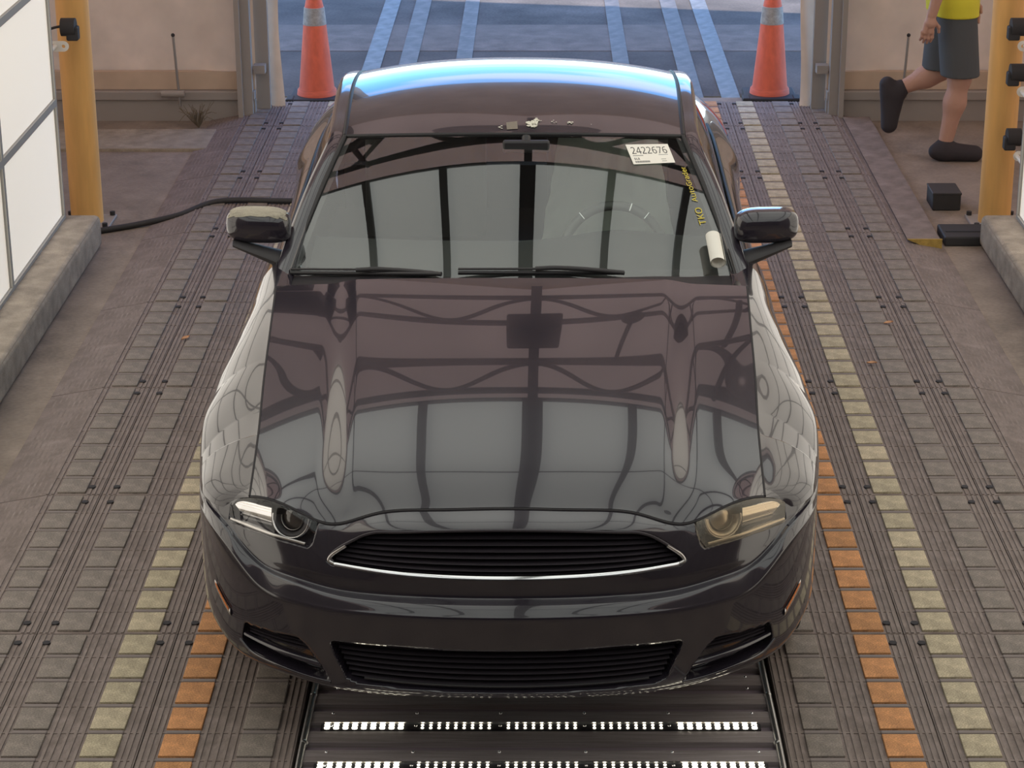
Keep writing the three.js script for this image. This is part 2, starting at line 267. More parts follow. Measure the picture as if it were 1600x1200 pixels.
// ================= rubber modules =================
const MW = 0.4475, PITCHZ = 0.16, TW = 0.104;
const ribGeo = new Map();
const tileGeo = metres(new RoundedBoxGeometry(TW, 0.012, 0.128, 1, 0.003)), slotGeo = new RoundedBoxGeometry(TW, 0.008, 0.018, 2, 0.004), boltGeo = new THREE.CylinderGeometry(0.013, 0.013, 0.004, 12);
function ribs(n, xs, ramp) {
  const L = n * PITCHZ - 0.012, out = [];
  for (const x of xs) out.push(box(0.009, 0.006, L, x, -0.0018, 0));
  for (let k = 1; k < n; k++) out.push(box(ramp ? 0.2 : MW - 0.01, 0.004, 0.006, ramp ? -0.122 : 0, -0.0018, -L / 2 - 0.006 + k * PITCHZ));
  return metres(merged(out));
}
function module(kind, side, row, zNear, n, mats, label, group) {
  // kind 0 inner, 1 middle, 2 outer ramp; local +x points away from the car
  const r0 = 0.711 + kind * 0.451, len = n * PITCHZ, zc = zNear - len / 2;
  const t = thing('rubber_floor_module', label, 'floor module', [CX + side * (r0 + MW / 2), 0, zc], side < 0 ? Math.PI : 0, group);
  const key = kind + '_' + n;
  if (!ribGeo.has(key)) {
    const base = kind < 2 ? box(MW, 0.045, len - 0.005, 0, -0.0245, 0) : (() => {
      const sh = new THREE.Shape([[-MW / 2, -0.045], [0.19, -0.045], [0.19, -0.04], [-0.02, -0.002], [-MW / 2, -0.002]].map((p) => new THREE.Vector2(...p)));
      return new THREE.ExtrudeGeometry(sh, { depth: len - 0.005, bevelEnabled: false }).translate(0, 0, -(len - 0.005) / 2);
    })();
    const xs = kind < 2 ? [-0.214, -0.196, -0.178, -0.046, -0.024, 0, 0.024, 0.046, 0.178, 0.196, 0.214] : [-0.214, -0.196, -0.178, -0.046, -0.026];
    const list = [ribs(n, xs, kind === 2)];
    if (kind === 2) for (let k = 0; k < 8; k++) { const x = 0 + k * 0.022; list.push(box(0.009, 0.006, len - 0.02, x, -0.0045 - (x + 0.02) * 0.181, 0)); }
    ribGeo.set(key, [metres(base), metres(merged(list))]);
  }
  const [b, r] = ribGeo.get(key);
  obj('base', b, M.rubber, t); obj('ribs', r, M.rubberRib, t);
  (kind < 2 ? [-0.1125, 0.1125] : [-0.1125]).forEach((x, c) => {
    for (let k = 0; k < n; k++) {
      const set = mats[c], m = obj('tile', tileGeo, set[Math.floor(rnd() * set.length)], t); m.position.set(x, 0, -len / 2 + (k + 0.5) * PITCHZ);
    }
    const sl = []; for (let k = 1; k < n; k++) sl.push(slotGeo.clone().translate(x, 0.0005, -len / 2 + k * PITCHZ));
    obj('slot_bars', sl, M.slot, t);
  });
  for (const z of [-1, 1]) for (const x of (kind < 2 ? [-1, 1] : [-1])) { const m = obj('bolt', boltGeo, M.gapBlack, t); m.position.set(x * 0.18, 0.003, z * (len / 2 - 0.07)); }
}
{
  const rows = []; for (let k = -1; k <= 5; k++) rows.push([-0.862 - 1.12 * (k - 1) - 1.12, 7]);
  rows.push([-0.862 - 1.12 * 6, 4]);
  for (const side of [-1, 1]) rows.forEach(([z, n], i) => {
    const where = side < 0 ? 'passenger side of the car' : 'driver side of the car', by = ['beside the front bumper', 'beside the front wheel', 'beside the door', 'beside the rear wheel', 'behind the rear bumper', 'level with the bollard', 'past the bollard', 'short, at the doorway'][i], sd = side < 0 ? 'passenger side' : 'driver side';
    module(0, side, i, z, n, [PLAIN_TILES, ORANGE_TILES], `grooved rubber floor module with orange tiles, ${sd}, ${by}`, `orange tiled modules on the ${where}`);
    module(1, side, i, z, n, [WHITE_TILES, PLAIN_TILES], `grooved rubber floor module with off-white tiles, ${sd}, ${by}`, `white tiled modules on the ${where}`);
    module(2, side, i, z, n, [PLAIN_TILES], `sloping rubber ramp module with plain tiles, ${sd}, ${by}`, `ramp modules on the ${where}`);
  });
}
// ================= lit floor scanner =================
{
  const t = thing('scanner_bed', 'black steel scanner bed set in the floor under the car', 'scanner bed', [CX, 0, 0]);
  obj('tray', box(1.37, 0.015, 9.0, 0, -0.0375, -3.9), M.plateDark, t);
  for (let k = 0; k < 38; k++) { const z = 0.414 - k * 0.231; obj('plate', box(1.37, 0.018, 0.066, 0, -0.021, z - 0.06), M.plate, t); obj('plate', box(1.37, 0.018, 0.066, 0, -0.021, z - 0.171), M.plate, t); }
  for (const s of [-1, 1]) {
    obj('edge_rail', [tube([...Array(14)].map((_, k) => [s * (0.69 + 0.004 * Math.sin(k * 2.1)), -0.013, 0.5 - k * 0.66]), 0.011, 60, 8)], M.steel, t);
    const clips = []; for (let k = 0; k < 30; k++) clips.push(new THREE.SphereGeometry(0.013, 8, 6).translate(s * 0.69, -0.0135, 0.4 - k * 0.29)); obj('rail_clips', clips, M.steel, t);
  }
  const sc = []; for (let k = 0; k < 12; k++) for (let i = 0; i < 6; i++) for (const d of [0.045, -0.03]) sc.push(new THREE.SphereGeometry(0.0055, 6, 4).translate(-0.62 + i * 0.25, -0.012, 0.42 - k * 0.231 + d - 0.075 + 0.02)); obj('screws', sc, M.chrome, t);
  for (let k = 0; k < 4; k++) {
    const z = 0.414 - k * 0.231, b = new THREE.Group(); b.name = 'led_light_bar'; b.position.set(0, 0, z); b.userData.label = 'row of bright warm white lights'; t.add(b);
    obj('housing', box(1.3, 0.017, 0.034, 0, -0.0205, 0), M.blackPlastic, b);
    obj('reflector_strip', box(1.28, 0.006, 0.003, 0, -0.009, -0.0185), M.satin, b);
    for (let q = 0; q < 5; q++) {
      const end = q === 0 || q === 4, x0 = [-0.645, -0.362, -0.108, 0.146, 0.4][q], w = [0.245, 0.222, 0.222, 0.222, 0.245][q], L = [];
      for (let i = 0; i < 9; i++) for (const d of [-1, 1]) L.push(new THREE.SphereGeometry(end ? 0.0088 : 0.0046, 8, 5).scale(1, 0.5, 0.9).translate(x0 + w * (i + 0.5) / 9, -0.011, d * 0.0085));
      obj('led_cluster', L, M.led, b);
      if (end) { const l = new THREE.RectAreaLight(S(1, 0.85, 0.6), 1.1, w, 0.03); l.name = 'led_light'; l.position.set(x0 + w / 2, -0.0085, 0); l.rotation.x = Math.PI / 2; b.add(l); }
    }
  }
}
// ================= poles, cones and small things =================
function bollard(s, z, label) {
  const t = thing('bollard', label, 'bollard', [CX + s * 2.36, FY, z]);
  obj('tube', new THREE.CylinderGeometry(0.083, 0.083, 3.72, 40, 1, true).translate(0, 1.86, 0), M.yellow, t);
  obj('base_plate', box(0.26, 0.015, 0.26, 0, 0.0075, 0, 0.004), M.postGrey, t); obj('cap', new THREE.CylinderGeometry(0.083, 0.083, 0.02, 40).translate(0, 3.73, 0), M.yellow, t);
  for (const [x, zz] of [[-1, -1], [1, -1], [1, 1], [-1, 1]]) obj('bolt', new THREE.CylinderGeometry(0.014, 0.014, 0.03, 8).translate(x * 0.11, 0.02, zz * 0.11), M.black, t);
}
bollard(-1, -5.66, 'round yellow bollard standing beside the black hose'); bollard(1, -5.66, 'round yellow bollard with three small sensors beside it');
function sensor(x, y, z, s, label, kind) {
  const t = thing('sensor', label, 'sensor', [x, y, z]);
  obj('body', [new THREE.CylinderGeometry(0.045, 0.045, 0.07, 20).rotateZ(Math.PI / 2).translate(0, 0, 0), box(0.06, 0.07, 0.06, -s * 0.02, -0.03, 0, 0.01)], M.black, t);
  const sh = new THREE.Shape(); sh.absarc(-s * 0.0, 0, 0.026, -Math.PI / 2, Math.PI / 2, false); sh.lineTo(-0.16, 0.026); sh.lineTo(-0.16, -0.026); sh.closePath();
  const hole = new THREE.Path(); hole.absarc(0, 0, 0.009, 0, Math.PI * 2, true); sh.holes.push(hole);
  const h2 = new THREE.Path(); h2.moveTo(-0.07, 0.012); h2.lineTo(-0.035, 0.012); h2.lineTo(-0.035, -0.012); h2.lineTo(-0.07, -0.012); h2.closePath(); sh.holes.push(h2);
  const g = new THREE.ExtrudeGeometry(sh, { depth: 0.006, bevelEnabled: false }); if (s > 0) g.rotateY(Math.PI).translate(0, 0, 0.006);
  obj('bracket', g.translate(s * 0.02, -0.085, 0.05), M.white, t);
  const dx = s * (WALL_X + 0.012 - Math.abs(x - CX)); obj('mount_arm', bar([dx, -0.085, 0.045], [dx, -0.085, -5.19 - z], 0.011, 8), M.white, t);
  obj('cable', tube([[-s * 0, 0.01, 0], [s * 0.09, -0.01, -0.005], [s * 0.15, -0.05, -0.01]], 0.007, 16, 6), M.hose, t);
}
sensor(CX - 2.335, 1.035, -5.42, -1, 'small black sensor on a white slotted bracket by the light panels');
sensor(CX + 2.365, 1.03, -5.45, 1, 'upper of three black sensors beside the yellow bollard'); sensor(CX + 2.378, 0.8, -5.45, 1, 'middle of three black sensors beside the yellow bollard'); sensor(CX + 2.385, 0.47, -5.45, 1, 'lowest of three black sensors beside the yellow bollard');
function cone(x, z, label) {
  const t = thing('traffic_cone', label, 'traffic cone', [x, FY, z]);
  obj('base', [box(0.33, 0.03, 0.33, 0, 0.015, 0, 0.01), box(0.05, 0.03, 0.12, 0.16, 0.02, 0.12, 0.01), box(0.05, 0.03, 0.12, -0.16, 0.02, 0.12, 0.01)], M.black, t);
  const pr = [[0.128, 0.028], [0.124, 0.06], [0.112, 0.075], [0.0705, 0.5]]; obj('body', new THREE.LatheGeometry(pr.map((p) => new THREE.Vector2(...p)), 32), M.orange, t);
  obj('collar', new THREE.LatheGeometry([[0.073, 0.478], [0.0745, 0.482], [0.0645, 0.585], [0.061, 0.588]].map((p) => new THREE.Vector2(...p)), 32), M.coneWhite, t);
  obj('tip', new THREE.LatheGeometry([[0.062, 0.58], [0.038, 0.69], [0.036, 0.71], [0.026, 0.712], [0.025, 0.69]].map((p) => new THREE.Vector2(...p)), 32), M.orange, t);
}
cone(CX - 1.43, -8.5, 'scuffed orange traffic cone with dirty white collar by the door flap'); cone(CX + 1.465, -8.53, 'clean orange traffic cone with white collar by the door flap');
tag(obj('hose', tube([[-2.17, -0.028, -5.47], [-2.0, -0.028, -5.58], [-1.8, -0.012, -5.7], [-1.62, 0.014, -5.87], [-1.25, 0.015, -5.88], [-0.7, 0.015, -5.86]], 0.016, 80, 8), M.hose, scene), 'black hose lying across the rubber modules from the bollard', 'hose');
{
  const b = thing('junction_box', 'small black box on the floor beside the rubber ramp', 'box', [2.25, FY, -6.0]);
  obj('case', box(0.15, 0.09, 0.2, 0, 0.045, 0, 0.008), M.black, b); obj('lid', box(0.155, 0.012, 0.205, 0, 0.092, 0, 0.004), M.darkPlastic, b);
  const m = thing('rubber_block', 'flat black rubber block lying in front of the bollard', 'rubber block', [2.28, FY, -5.37]);
  obj('slab', box(0.3, 0.05, 0.24, 0, 0.025, 0, 0.01), M.black, m); obj('groove', box(0.26, 0.004, 0.02, 0, 0.051, 0.02), M.gapBlack, m);
  const prof = new THREE.Shape([[1.936, 0.004], [2.1, 0.004], [2.1, FY], [1.99, FY]].map((p) => new THREE.Vector2(...p)));
  tag(obj('ramp_extension', metres(new THREE.ExtrudeGeometry(prof, { depth: 2.6, bevelEnabled: false }).translate(0, 0, -7.8)), M.rubber, scene), 'dark rubber edge strip beside the ramp near the black box', 'rubber strip');
  tag(obj('yellow_wedge', new THREE.ExtrudeGeometry(new THREE.Shape([[1.93, 0.012], [2.106, 0.012], [2.106, FY], [2.06, FY]].map((p) => new THREE.Vector2(...p))), { depth: 0.012, bevelEnabled: false }).translate(0, 0, -5.198), std(S(0.62, 0.4, 0.1), 0.8, 0, { map: rep(grainTex, 6) }), scene), 'yellow painted end cap at the corner of the ramp', 'end cap');
  tag(obj('orange_edging', box(0.012, 0.02, 0.5, CX + 2.015, FY + 0.011, -5.85), std(S(0.6, 0.2, 0.08), 0.7), scene), 'thin faded orange edging beside the black box', 'edging');
  for (const [s, l] of [[-1, 'thin upright metal stake with a foot tube beside a dried weed'], [1, 'thin upright metal stake behind the walking person']]) {
    const k = thing('stake', l, 'stake', [CX + s * 2.2, 0.06, TZ0 + 0.22]);
    obj('rod', bar([s * -0.0, 0, 0], [s * 0.02, 0.44, 0], 0.008, 8), M.steel, k); obj('foot_tube', bar([-0.11, 0.08, 0], [0.03, 0.08, 0], 0.022, 12), M.postGrey, k); obj('tip', new THREE.SphereGeometry(0.012, 10, 8).translate(s * 0.02, 0.44, 0), M.black, k);
  }
  const wd = []; for (let k = 0; k < 60; k++) { const a = rnd() * 6.28, r = 0.03 + 0.09 * rnd(); wd.push(tube([[-1.98, FY, -7.72], [-1.98 + r * 0.5 * Math.cos(a), FY + 0.05 + 0.06 * rnd(), -7.72 + 0.4 * r * Math.sin(a)], [-1.98 + r * Math.cos(a), FY + 0.03 + 0.13 * rnd(), -7.72 + 0.7 * r * Math.sin(a)]], 0.0016, 5, 4)); }
  tag(obj('dried_weed', wd, std(S(0.2, 0.16, 0.11), 0.95), scene), 'tuft of dried weed at the foot of the tent wall', 'weed');
  const leaf = (x, z, a, l) => tag(obj('fallen_leaf', grid(8, 4, (u, v) => { const w = 0.014 * Math.sin(Math.PI * u), p = (v - 0.5) * 2; return [(u - 0.5) * 0.045, 0.003 + 0.006 * p * p + 0.006 * u, w * p]; }).rotateY(a).translate(x, 0.004, z), std(S(0.55, 0.3, 0.17), 0.8), scene), l, 'leaf', 'fallen leaves');
  const gp = (px, py) => { const v = (py - 600) / F, X = CH * (CP - v * SP) / (SP + v * CP), D = X * CP + CH * SP; return [CX + (px - 845) * D / F, CZ - X]; };
  leaf(...gp(290, 532), 0.8, 'curled brown leaf on the seam of plain modules on the passenger side'); leaf(...gp(1388, 508), 0.2, 'brown leaf farther from the white tiles on the driver side'); leaf(...gp(1362, 571), -0.3, 'brown leaf beside the white tiles on the driver side');
}

// ================= the car =================
const car = thing('car', 'black two-door coupe with a wide dark grille parked on the scanner lane', 'car');
const KX = [0, 0.19, 0.36, 0.49, 0.60, 0.70, 0.785, 0.85, 0.90, 0.925], KS = [0, 0.007, 0.028, 0.06, 0.103, 0.165, 0.24, 0.335, 0.46, 0.60];
const bot = [0.222, 0.221, 0.22, 0.223, 0.232, 0.238, 0.25, 0.278, 0.31, 0.33];
const arr = (v) => Array.isArray(v) ? v : new Array(10).fill(v);
const LEVELS = [   // setback behind the plan line, height
  [0.12, bot], [0.034, bot], [0.006, bot.map((h) => h + 0.018)], [0, [0.38, 0.38, 0.38, 0.38, 0.385, 0.39, 0.42, 0.44, 0.46, 0.46]],
  [0, [0.462, 0.462, 0.462, 0.461, 0.467, 0.48, 0.54, 0.58, 0.59, 0.6]],
  [0.002, [0.48, 0.48, 0.48, 0.479, 0.485, 0.502, 0.572, 0.606, 0.614, 0.62]],
  [0.007, [0.487, 0.487, 0.487, 0.487, 0.494, 0.512, 0.58, 0.612, 0.618, 0.623]],
  [[0.026, 0.026, 0.026, 0.027, 0.03, 0.034, 0.036, 0.026, 0.02, 0.01], [0.508, 0.508, 0.508, 0.512, 0.526, 0.545, 0.604, 0.629, 0.631, 0.634]],
  [[0.056, 0.056, 0.056, 0.056, 0.056, 0.054, 0.05, 0.034, 0.024, 0.012], [0.514, 0.514, 0.515, 0.519, 0.534, 0.552, 0.608, 0.633, 0.635, 0.637]],
  [0.062, [0.55, 0.55, 0.552, 0.558, 0.57, 0.58, 0.612, 0.638, 0.64, 0.64]],
  [[0.064, 0.064, 0.066, 0.072, 0.078, 0.075, 0.078, 0.06, 0.04, 0.01], [0.571, 0.572, 0.575, 0.59, 0.626, 0.634, 0.627, 0.642, 0.644, 0.643]],
  [[0.10, 0.10, 0.106, 0.118, 0.112, 0.112, 0.115, 0.066, 0.044, 0.015], [0.706, 0.701, 0.69, 0.672, 0.706, 0.715, 0.678, 0.654, 0.651, 0.647]],
  [[0.18, 0.176, 0.164, 0.132, 0.12, 0.12, 0.123, 0.07, 0.046, 0.02], [0.733, 0.728, 0.714, 0.68, 0.712, 0.721, 0.684, 0.659, 0.655, 0.65]],
].map(([off, H]) => {
  const o = arr(off), h = arr(H), k = [], X = [], Hh = [], Ss = [];
  for (let i = 9; i > 0; i--) { k.push(-i); X.push(-KX[i]); Hh.push(h[i]); Ss.push(KS[i] + o[i]); }
  for (let i = 0; i < 10; i++) { k.push(i); X.push(KX[i]); Hh.push(h[i]); Ss.push(KS[i] + o[i]); }
  return { x: nat(k, X), h: nat(k, Hh), s: nat(k, Ss) };
});
const NL = LEVELS.length - 1, LI = LEVELS.map((_, i) => i);
function column(k) { const x = pchip(LI, LEVELS.map((l) => l.x(k))), h = pchip(LI, LEVELS.map((l) => l.h(k))), s = pchip(LI, LEVELS.map((l) => l.s(k))); return (w) => [x(w), h(w), s(w)]; }
function kOf(x) { let a = -9, b = 9; for (let i = 0; i < 40; i++) { const m = (a + b) / 2; if (LEVELS[5].x(m) < x) a = m; else b = m; } return (a + b) / 2; }
function skinAt(x, h) {   // the smooth front skin at a given width and height: setback s
  const c = column(kOf(x)); let a = 1, b = NL;
  for (let i = 0; i < 40; i++) { const m = (a + b) / 2; if (c(m)[1] < h) a = m; else b = m; }
  return c((a + b) / 2)[2];
}
// signed distance inside a polygon (positive inside)
function inside(poly) {
  return (x, h) => {
    let d = 1e9, c = false;
    for (let i = 0, j = poly.length - 1; i < poly.length; j = i++) {
      const [x0, y0] = poly[j], [x1, y1] = poly[i], t = Math.min(1, Math.max(0, ((x - x0) * (x1 - x0) + (h - y0) * (y1 - y0)) / ((x1 - x0) ** 2 + (y1 - y0) ** 2)));
      d = Math.min(d, Math.hypot(x - x0 - t * (x1 - x0), h - y0 - t * (y1 - y0)));
      if ((y1 > h) !== (y0 > h) && x < (x0 - x1) * (h - y1) / (y0 - y1) + x1) c = !c;
    }
    return c ? d : -d;
  };
}
const GR = [[-0.50, 0.592], [-0.488, 0.584]]; for (let i = 0; i <= 20; i++) { const x = -0.47 + 0.94 * i / 20; GR.push([x, 0.57 + 0.0125 * (x / 0.47) ** 2]); } GR.push([0.488, 0.584], [0.5, 0.592], [0.495, 0.604], [0.415, 0.662], [0.385, 0.676]); for (let i = 0; i <= 16; i++) { const x = 0.36 - 0.72 * i / 16; GR.push([x, 0.703 - 0.02 * (x / 0.36) ** 2]); } GR.push([-0.385, 0.676], [-0.415, 0.662], [-0.495, 0.604]);
const LG = []; for (let i = 0; i <= 16; i++) { const x = -0.42 + 0.84 * i / 16; LG.push([x, 0.25 + 0.012 * (x / 0.42) ** 2]); } LG.push([0.45, 0.275], [0.485, 0.355], [0.492, 0.378]); for (let i = 0; i <= 16; i++) { const x = 0.47 - 0.94 * i / 16; LG.push([x, 0.376 + 0.006 * Math.abs(x / 0.47)]); } LG.push([-0.492, 0.378], [-0.485, 0.355], [-0.45, 0.275]);
const VENT = [[0.752, 0.362], [0.59, 0.37], [0.565, 0.35], [0.525, 0.292], [0.502, 0.256], [0.53, 0.256], [0.745, 0.284], [0.762, 0.31]];
const LAMP = [[0.548, 0.634], [0.56, 0.622], [0.62, 0.628], [0.7, 0.633], [0.785, 0.627], [0.8, 0.632], [0.797, 0.66], [0.785, 0.76], [0.52, 0.76], [0.53, 0.69]];
const dGR = inside(GR), dLG = inside(LG), dV = inside(VENT), dL = inside(LAMP);
{
  const NU = 560, per = 22, NV = NL * per, cols = []; for (let i = 0; i <= NU; i++) cols.push(column(-9 + 18 * i / NU));
  const g = grid(NU, NV, (u, v) => {
    let [x, h, s] = cols[Math.round(u * NU)](v * NL); const a = Math.abs(x);
    if (v * NL > 1.02 && v * NL < NL - 0.02) {
      s += 0.07 * sm(-0.002, 0.006, dGR(x, h)) + 0.07 * sm(-0.002, 0.006, dLG(x, h)) + 0.05 * sm(-0.003, 0.008, dV(a, h));
      if (v * NL > 9.4) s += 0.075 * sm(-0.002, 0.006, dL(a, h));
    }
    return [x, h, -s];
  });
  obj('front_fascia', g, M.paint, car).userData.label = 'glossy black front bumper cover';
}
// hood
const base = nat([0.1, 0.18, 0.3, 0.45, 0.6, 0.8, 1.0, 1.2, 1.42, 1.6], [0.748, 0.769, 0.798, 0.832, 0.866, 0.908, 0.946, 0.98, 1.012, 1.032]);
const edgeDrop = nat([0.2, 0.42, 0.6, 0.9, 1.2, 1.45, 1.8], [0.07, 0.065, 0.063, 0.056, 0.036, 0.026, 0.02]);
const xe = pchip([0.2, 0.42, 0.6, 0.9, 1.2, 1.45, 1.6, 1.8], [0.735, 0.738, 0.742, 0.756, 0.765, 0.775, 0.785, 0.795]);
function hoodBase(x, s) { const a = Math.abs(x), fl = mix(0.485, 0.55, (s - 0.2) / 1.2); return base(s) - edgeDrop(s) * Math.pow(a / 0.755, 2.3) - mix(0.024, 0.013, sm(0.3, 1.1, s)) * sm(fl - 0.055, fl + 0.055, a) ; }
const l11 = (() => { const t = []; for (let i = 0; i <= 300; i++) { const k = 7 * i / 300, L = LEVELS[NL]; t.push([L.x(k), L.s(k), L.h(k)]); } return (x) => { const a = Math.abs(x); let i = 0; while (i < 299 && t[i + 1][0] < a) i++; const q = (a - t[i][0]) / (t[i + 1][0] - t[i][0]); return [mix(t[i][1], t[i + 1][1], q), mix(t[i][2], t[i + 1][2], q)]; }; })();
function hoodH(x, s) { const [sf, hf] = l11(x), r = hoodBase(x, sf) - hf, d = Math.max(0, s - sf); return hoodBase(x, s) - r * Math.exp(-((d / 0.085) ** 1.3)); }
const hoodFn = (u, v) => { const U = u * 2 - 1, xf = U * 0.736, sf = l11(xf)[0] + 0.004, s = mix(sf, 1.42 + 0.03 * U * U, v), x = U * (xe(s) - 0.003); return [x, hoodH(x, s) + 0.002, -s]; };
const hood = obj('hood', grid(260, 260, hoodFn), M.paint, car);
obj('hood_underside', grid(60, 60, (u, v) => { const p = hoodFn(0.02 + u * 0.96, 0.02 + v * 0.96); return [p[0], p[1] - 0.03, p[2]]; }), M.gapBlack, hood);
for (const s of [0, 1]) obj('shut_line', tube([...Array(40)].map((_, i) => { const p = hoodFn(s, i / 39); return [p[0] + (s ? 0.003 : -0.003), p[1] - 0.004, p[2]]; }), 0.0042, 120, 6), M.gapBlack, hood);
obj('front_seal', tube([...Array(61)].map((_, i) => { const p = hoodFn(i / 60, 0); return [p[0], p[1] - 0.004, p[2] + 0.004]; }), 0.0042, 200, 6), M.gapBlack, hood);
// fenders and body sides
const sect = (x0, h0, x4, h4) => { const hm = Math.max(h4 + 0.001, h0 - 0.2), dh = h0 - hm, w = x4 - x0; const t = [0, 1, 2, 3, 4, 5], X = [x0, x0 + 0.38 * w, x0 + 0.76 * w, x4 - 0.006 * (dh > 0.05), x4, x4 - (h0 - h4 > 0.4 ? 0.03 : 0)], H = [h0, h0 - 0.17 * dh, h0 - 0.47 * dh, h0 - 0.8 * dh, mix(hm, h4, 0.45), h4]; const fx = pchip(t, X), fh = pchip(t, H); return (v) => [fx(v * 5), fh(v * 5)]; };
const arch = (s, c) => Math.abs(s - c) < 0.358 ? 0.33 + Math.sqrt(0.358 ** 2 - (s - c) ** 2) : 0;
const fX4 = pchip([0.36, 0.385, 0.43, 0.49, 0.62, 0.75, 0.92, 1.1, 1.3, 1.5, 1.8], [0.795, 0.842, 0.876, 0.902, 0.925, 0.945, 0.955, 0.943, 0.912, 0.89, 0.884]);
const fH4 = (s) => s < 0.61 ? 0.656 : Math.max(arch(s, 0.95), s < 0.95 ? 0.3 : 0.2);
const FS = []; for (let i = 0; i <= 120; i++) FS.push(0.362 + (0.6095 - 0.362) * i / 120); for (let i = 0; i <= 240; i++) FS.push(0.6105 + (1.775 - 0.6105) * i / 240);
function fenderGeo(sg) { return grid(40, FS.length - 1, (u, v) => { const s = FS[Math.round(v * (FS.length - 1))], x0 = xe(s) + 0.004, h0 = hoodH(x0, s), [x, h] = sect(x0, h0, Math.max(fX4(s), x0 + 0.03), Math.min(fH4(s), h0 - 0.02))(u); return [sg * x, h, -s]; }); }
const dX0 = pchip([1.6, 2.5, 3.3, 4.0, 4.7], [0.79, 0.8, 0.8, 0.76, 0.7]), dH0 = pchip([1.6, 1.78, 2.5, 3.3, 4.0, 4.7], [0.955, 0.958, 0.965, 0.985, 0.985, 0.95]), dX4 = pchip([1.6, 2.5, 3.2, 3.6, 4.2, 4.7], [0.886, 0.885, 0.9, 0.935, 0.92, 0.86]);
function sideGeo(sg, s0, s1, n) { return grid(24, n, (u, v) => { const s = mix(s0, s1, v), h4 = s > 3 ? Math.max(arch(s, 3.67), 0.22) : 0.2, [x, h] = sect(dX0(s), dH0(s), dX4(s), h4)(u); return [sg * x, h, -s]; }); }
for (const sg of [-1, 1]) {
  const fe = obj('front_fender', fenderGeo(sg), M.paint, car);
  obj('fender_tip', grid(20, 6, (u, v) => { const L = LEVELS[NL], k = mix(kOf(0.732), 6.12, u), s = 0.362, x0 = xe(s) + 0.004, h0 = hoodH(x0, s), q = sect(x0, h0, Math.max(fX4(s), x0 + 0.03), fH4(s))(u); return [sg * mix(L.x(k), q[0], v), mix(L.h(k), q[1], v), -mix(L.s(k), s, v)]; }), M.paint, fe);
  obj('arch_liner', grid(40, 1, (u, v) => { const a = Math.PI * u, r = 0.352; return [sg * mix(0.925, 0.62, v), 0.33 + r * Math.sin(a), -0.95 + r * Math.cos(a)]; }), M.gapBlack, fe);
  obj('cowl_corner', grid(6, 24, (u, v) => { const s = mix(1.445, 1.82, v), x0 = xe(s) + 0.008, h = s < 1.775 ? hoodH(x0 - 0.004, s) : dH0(s); return [sg * (x0 - mix(0.05, 0.075, v) * u), h - 0.003 - 0.02 * u * u, -s]; }), M.paint, fe);
  const door = obj('door', sideGeo(sg, 1.782, 3.0, 60), M.paint, car);
  obj('door_handle', box(0.02, 0.03, 0.16, sg * 0.893, 0.79, -2.85, 0.008), M.paint, door);
  const qu = obj('quarter_panel', sideGeo(sg, 3.006, 4.7, 150), M.paint, car);
  obj('arch_liner', grid(40, 1, (u, v) => { const a = Math.PI * u, r = 0.352; return [sg * mix(0.9, 0.6, v), 0.33 + r * Math.sin(a), -3.67 + r * Math.cos(a)]; }), M.gapBlack, qu);
}
// windshield, roof, pillars
const wsFn = (a, v) => { const u = a * 2 - 1, b = 0.017 * Math.sin(Math.PI * Math.min(1, Math.max(0, v))); return [mix(0.757, 0.6, v) * u, mix(1.0 - 0.042 * u * u, 1.316 - 0.03 * u * u, v) + b * 0.9, -(mix(1.45 + 0.15 * u * u, 2.13 + 0.09 * u * u, v) - b * 0.42)]; };
const ws = obj('windshield', grid(90, 60, wsFn), M.glass, car); ws.userData.label = 'sloping clear windshield';
for (const a of [0, 1]) obj('black_border', grid(3, 50, (u, v) => { const p = wsFn(a ? 1 - 0.02 * u : 0.02 * u, v); return [p[0], p[1] - 0.003, p[2] - 0.002]; }), M.rubberSeal, ws);
obj('black_border', grid(60, 3, (u, v) => { const p = wsFn(u, 0.06 * v); return [p[0], p[1] - 0.004, p[2] - 0.002]; }), M.rubberSeal, ws);
obj('header_seal', tube([...Array(31)].map((_, i) => wsFn(i / 30, 1.004)), 0.007, 60, 8), M.rubberSeal, ws);
const roofC = nat([2.0, 2.13, 2.4, 2.7, 3.0, 3.2, 3.4, 3.6], [1.292, 1.322, 1.372, 1.394, 1.386, 1.36, 1.318, 1.262]);
const roofFn = (a, v) => { const u = a * 2 - 1, s = mix(2.14 + 0.09 * u * u, 3.42, v), w = mix(0.6, 0.614, sm(0, 0.6, v)), cr = Math.abs(u) ** 2.3, s0 = 2.14 + 0.09 * u * u, dl = roofC(s0) - 0.05 * cr - (1.32 - 0.03 * u * u); return [u * w, roofC(s) - mix(0.05, 0.058, v) * cr - dl * Math.exp(-((v / 0.16) ** 1.4)), -s]; };
const roof = obj('roof', grid(100, 100, roofFn), M.paint, car);
const railPts = [[0.775, 0.95, 1.57], [0.738, 1.048, 1.76], [0.69, 1.162, 1.98], [0.637, 1.262, 2.22], [0.637, 1.295, 2.5], [0.642, 1.315, 2.75], [0.644, 1.308, 3.0], [0.64, 1.272, 3.25], [0.62, 1.215, 3.5], [0.64, 1.12, 3.85], [0.68, 1.0, 4.15]];
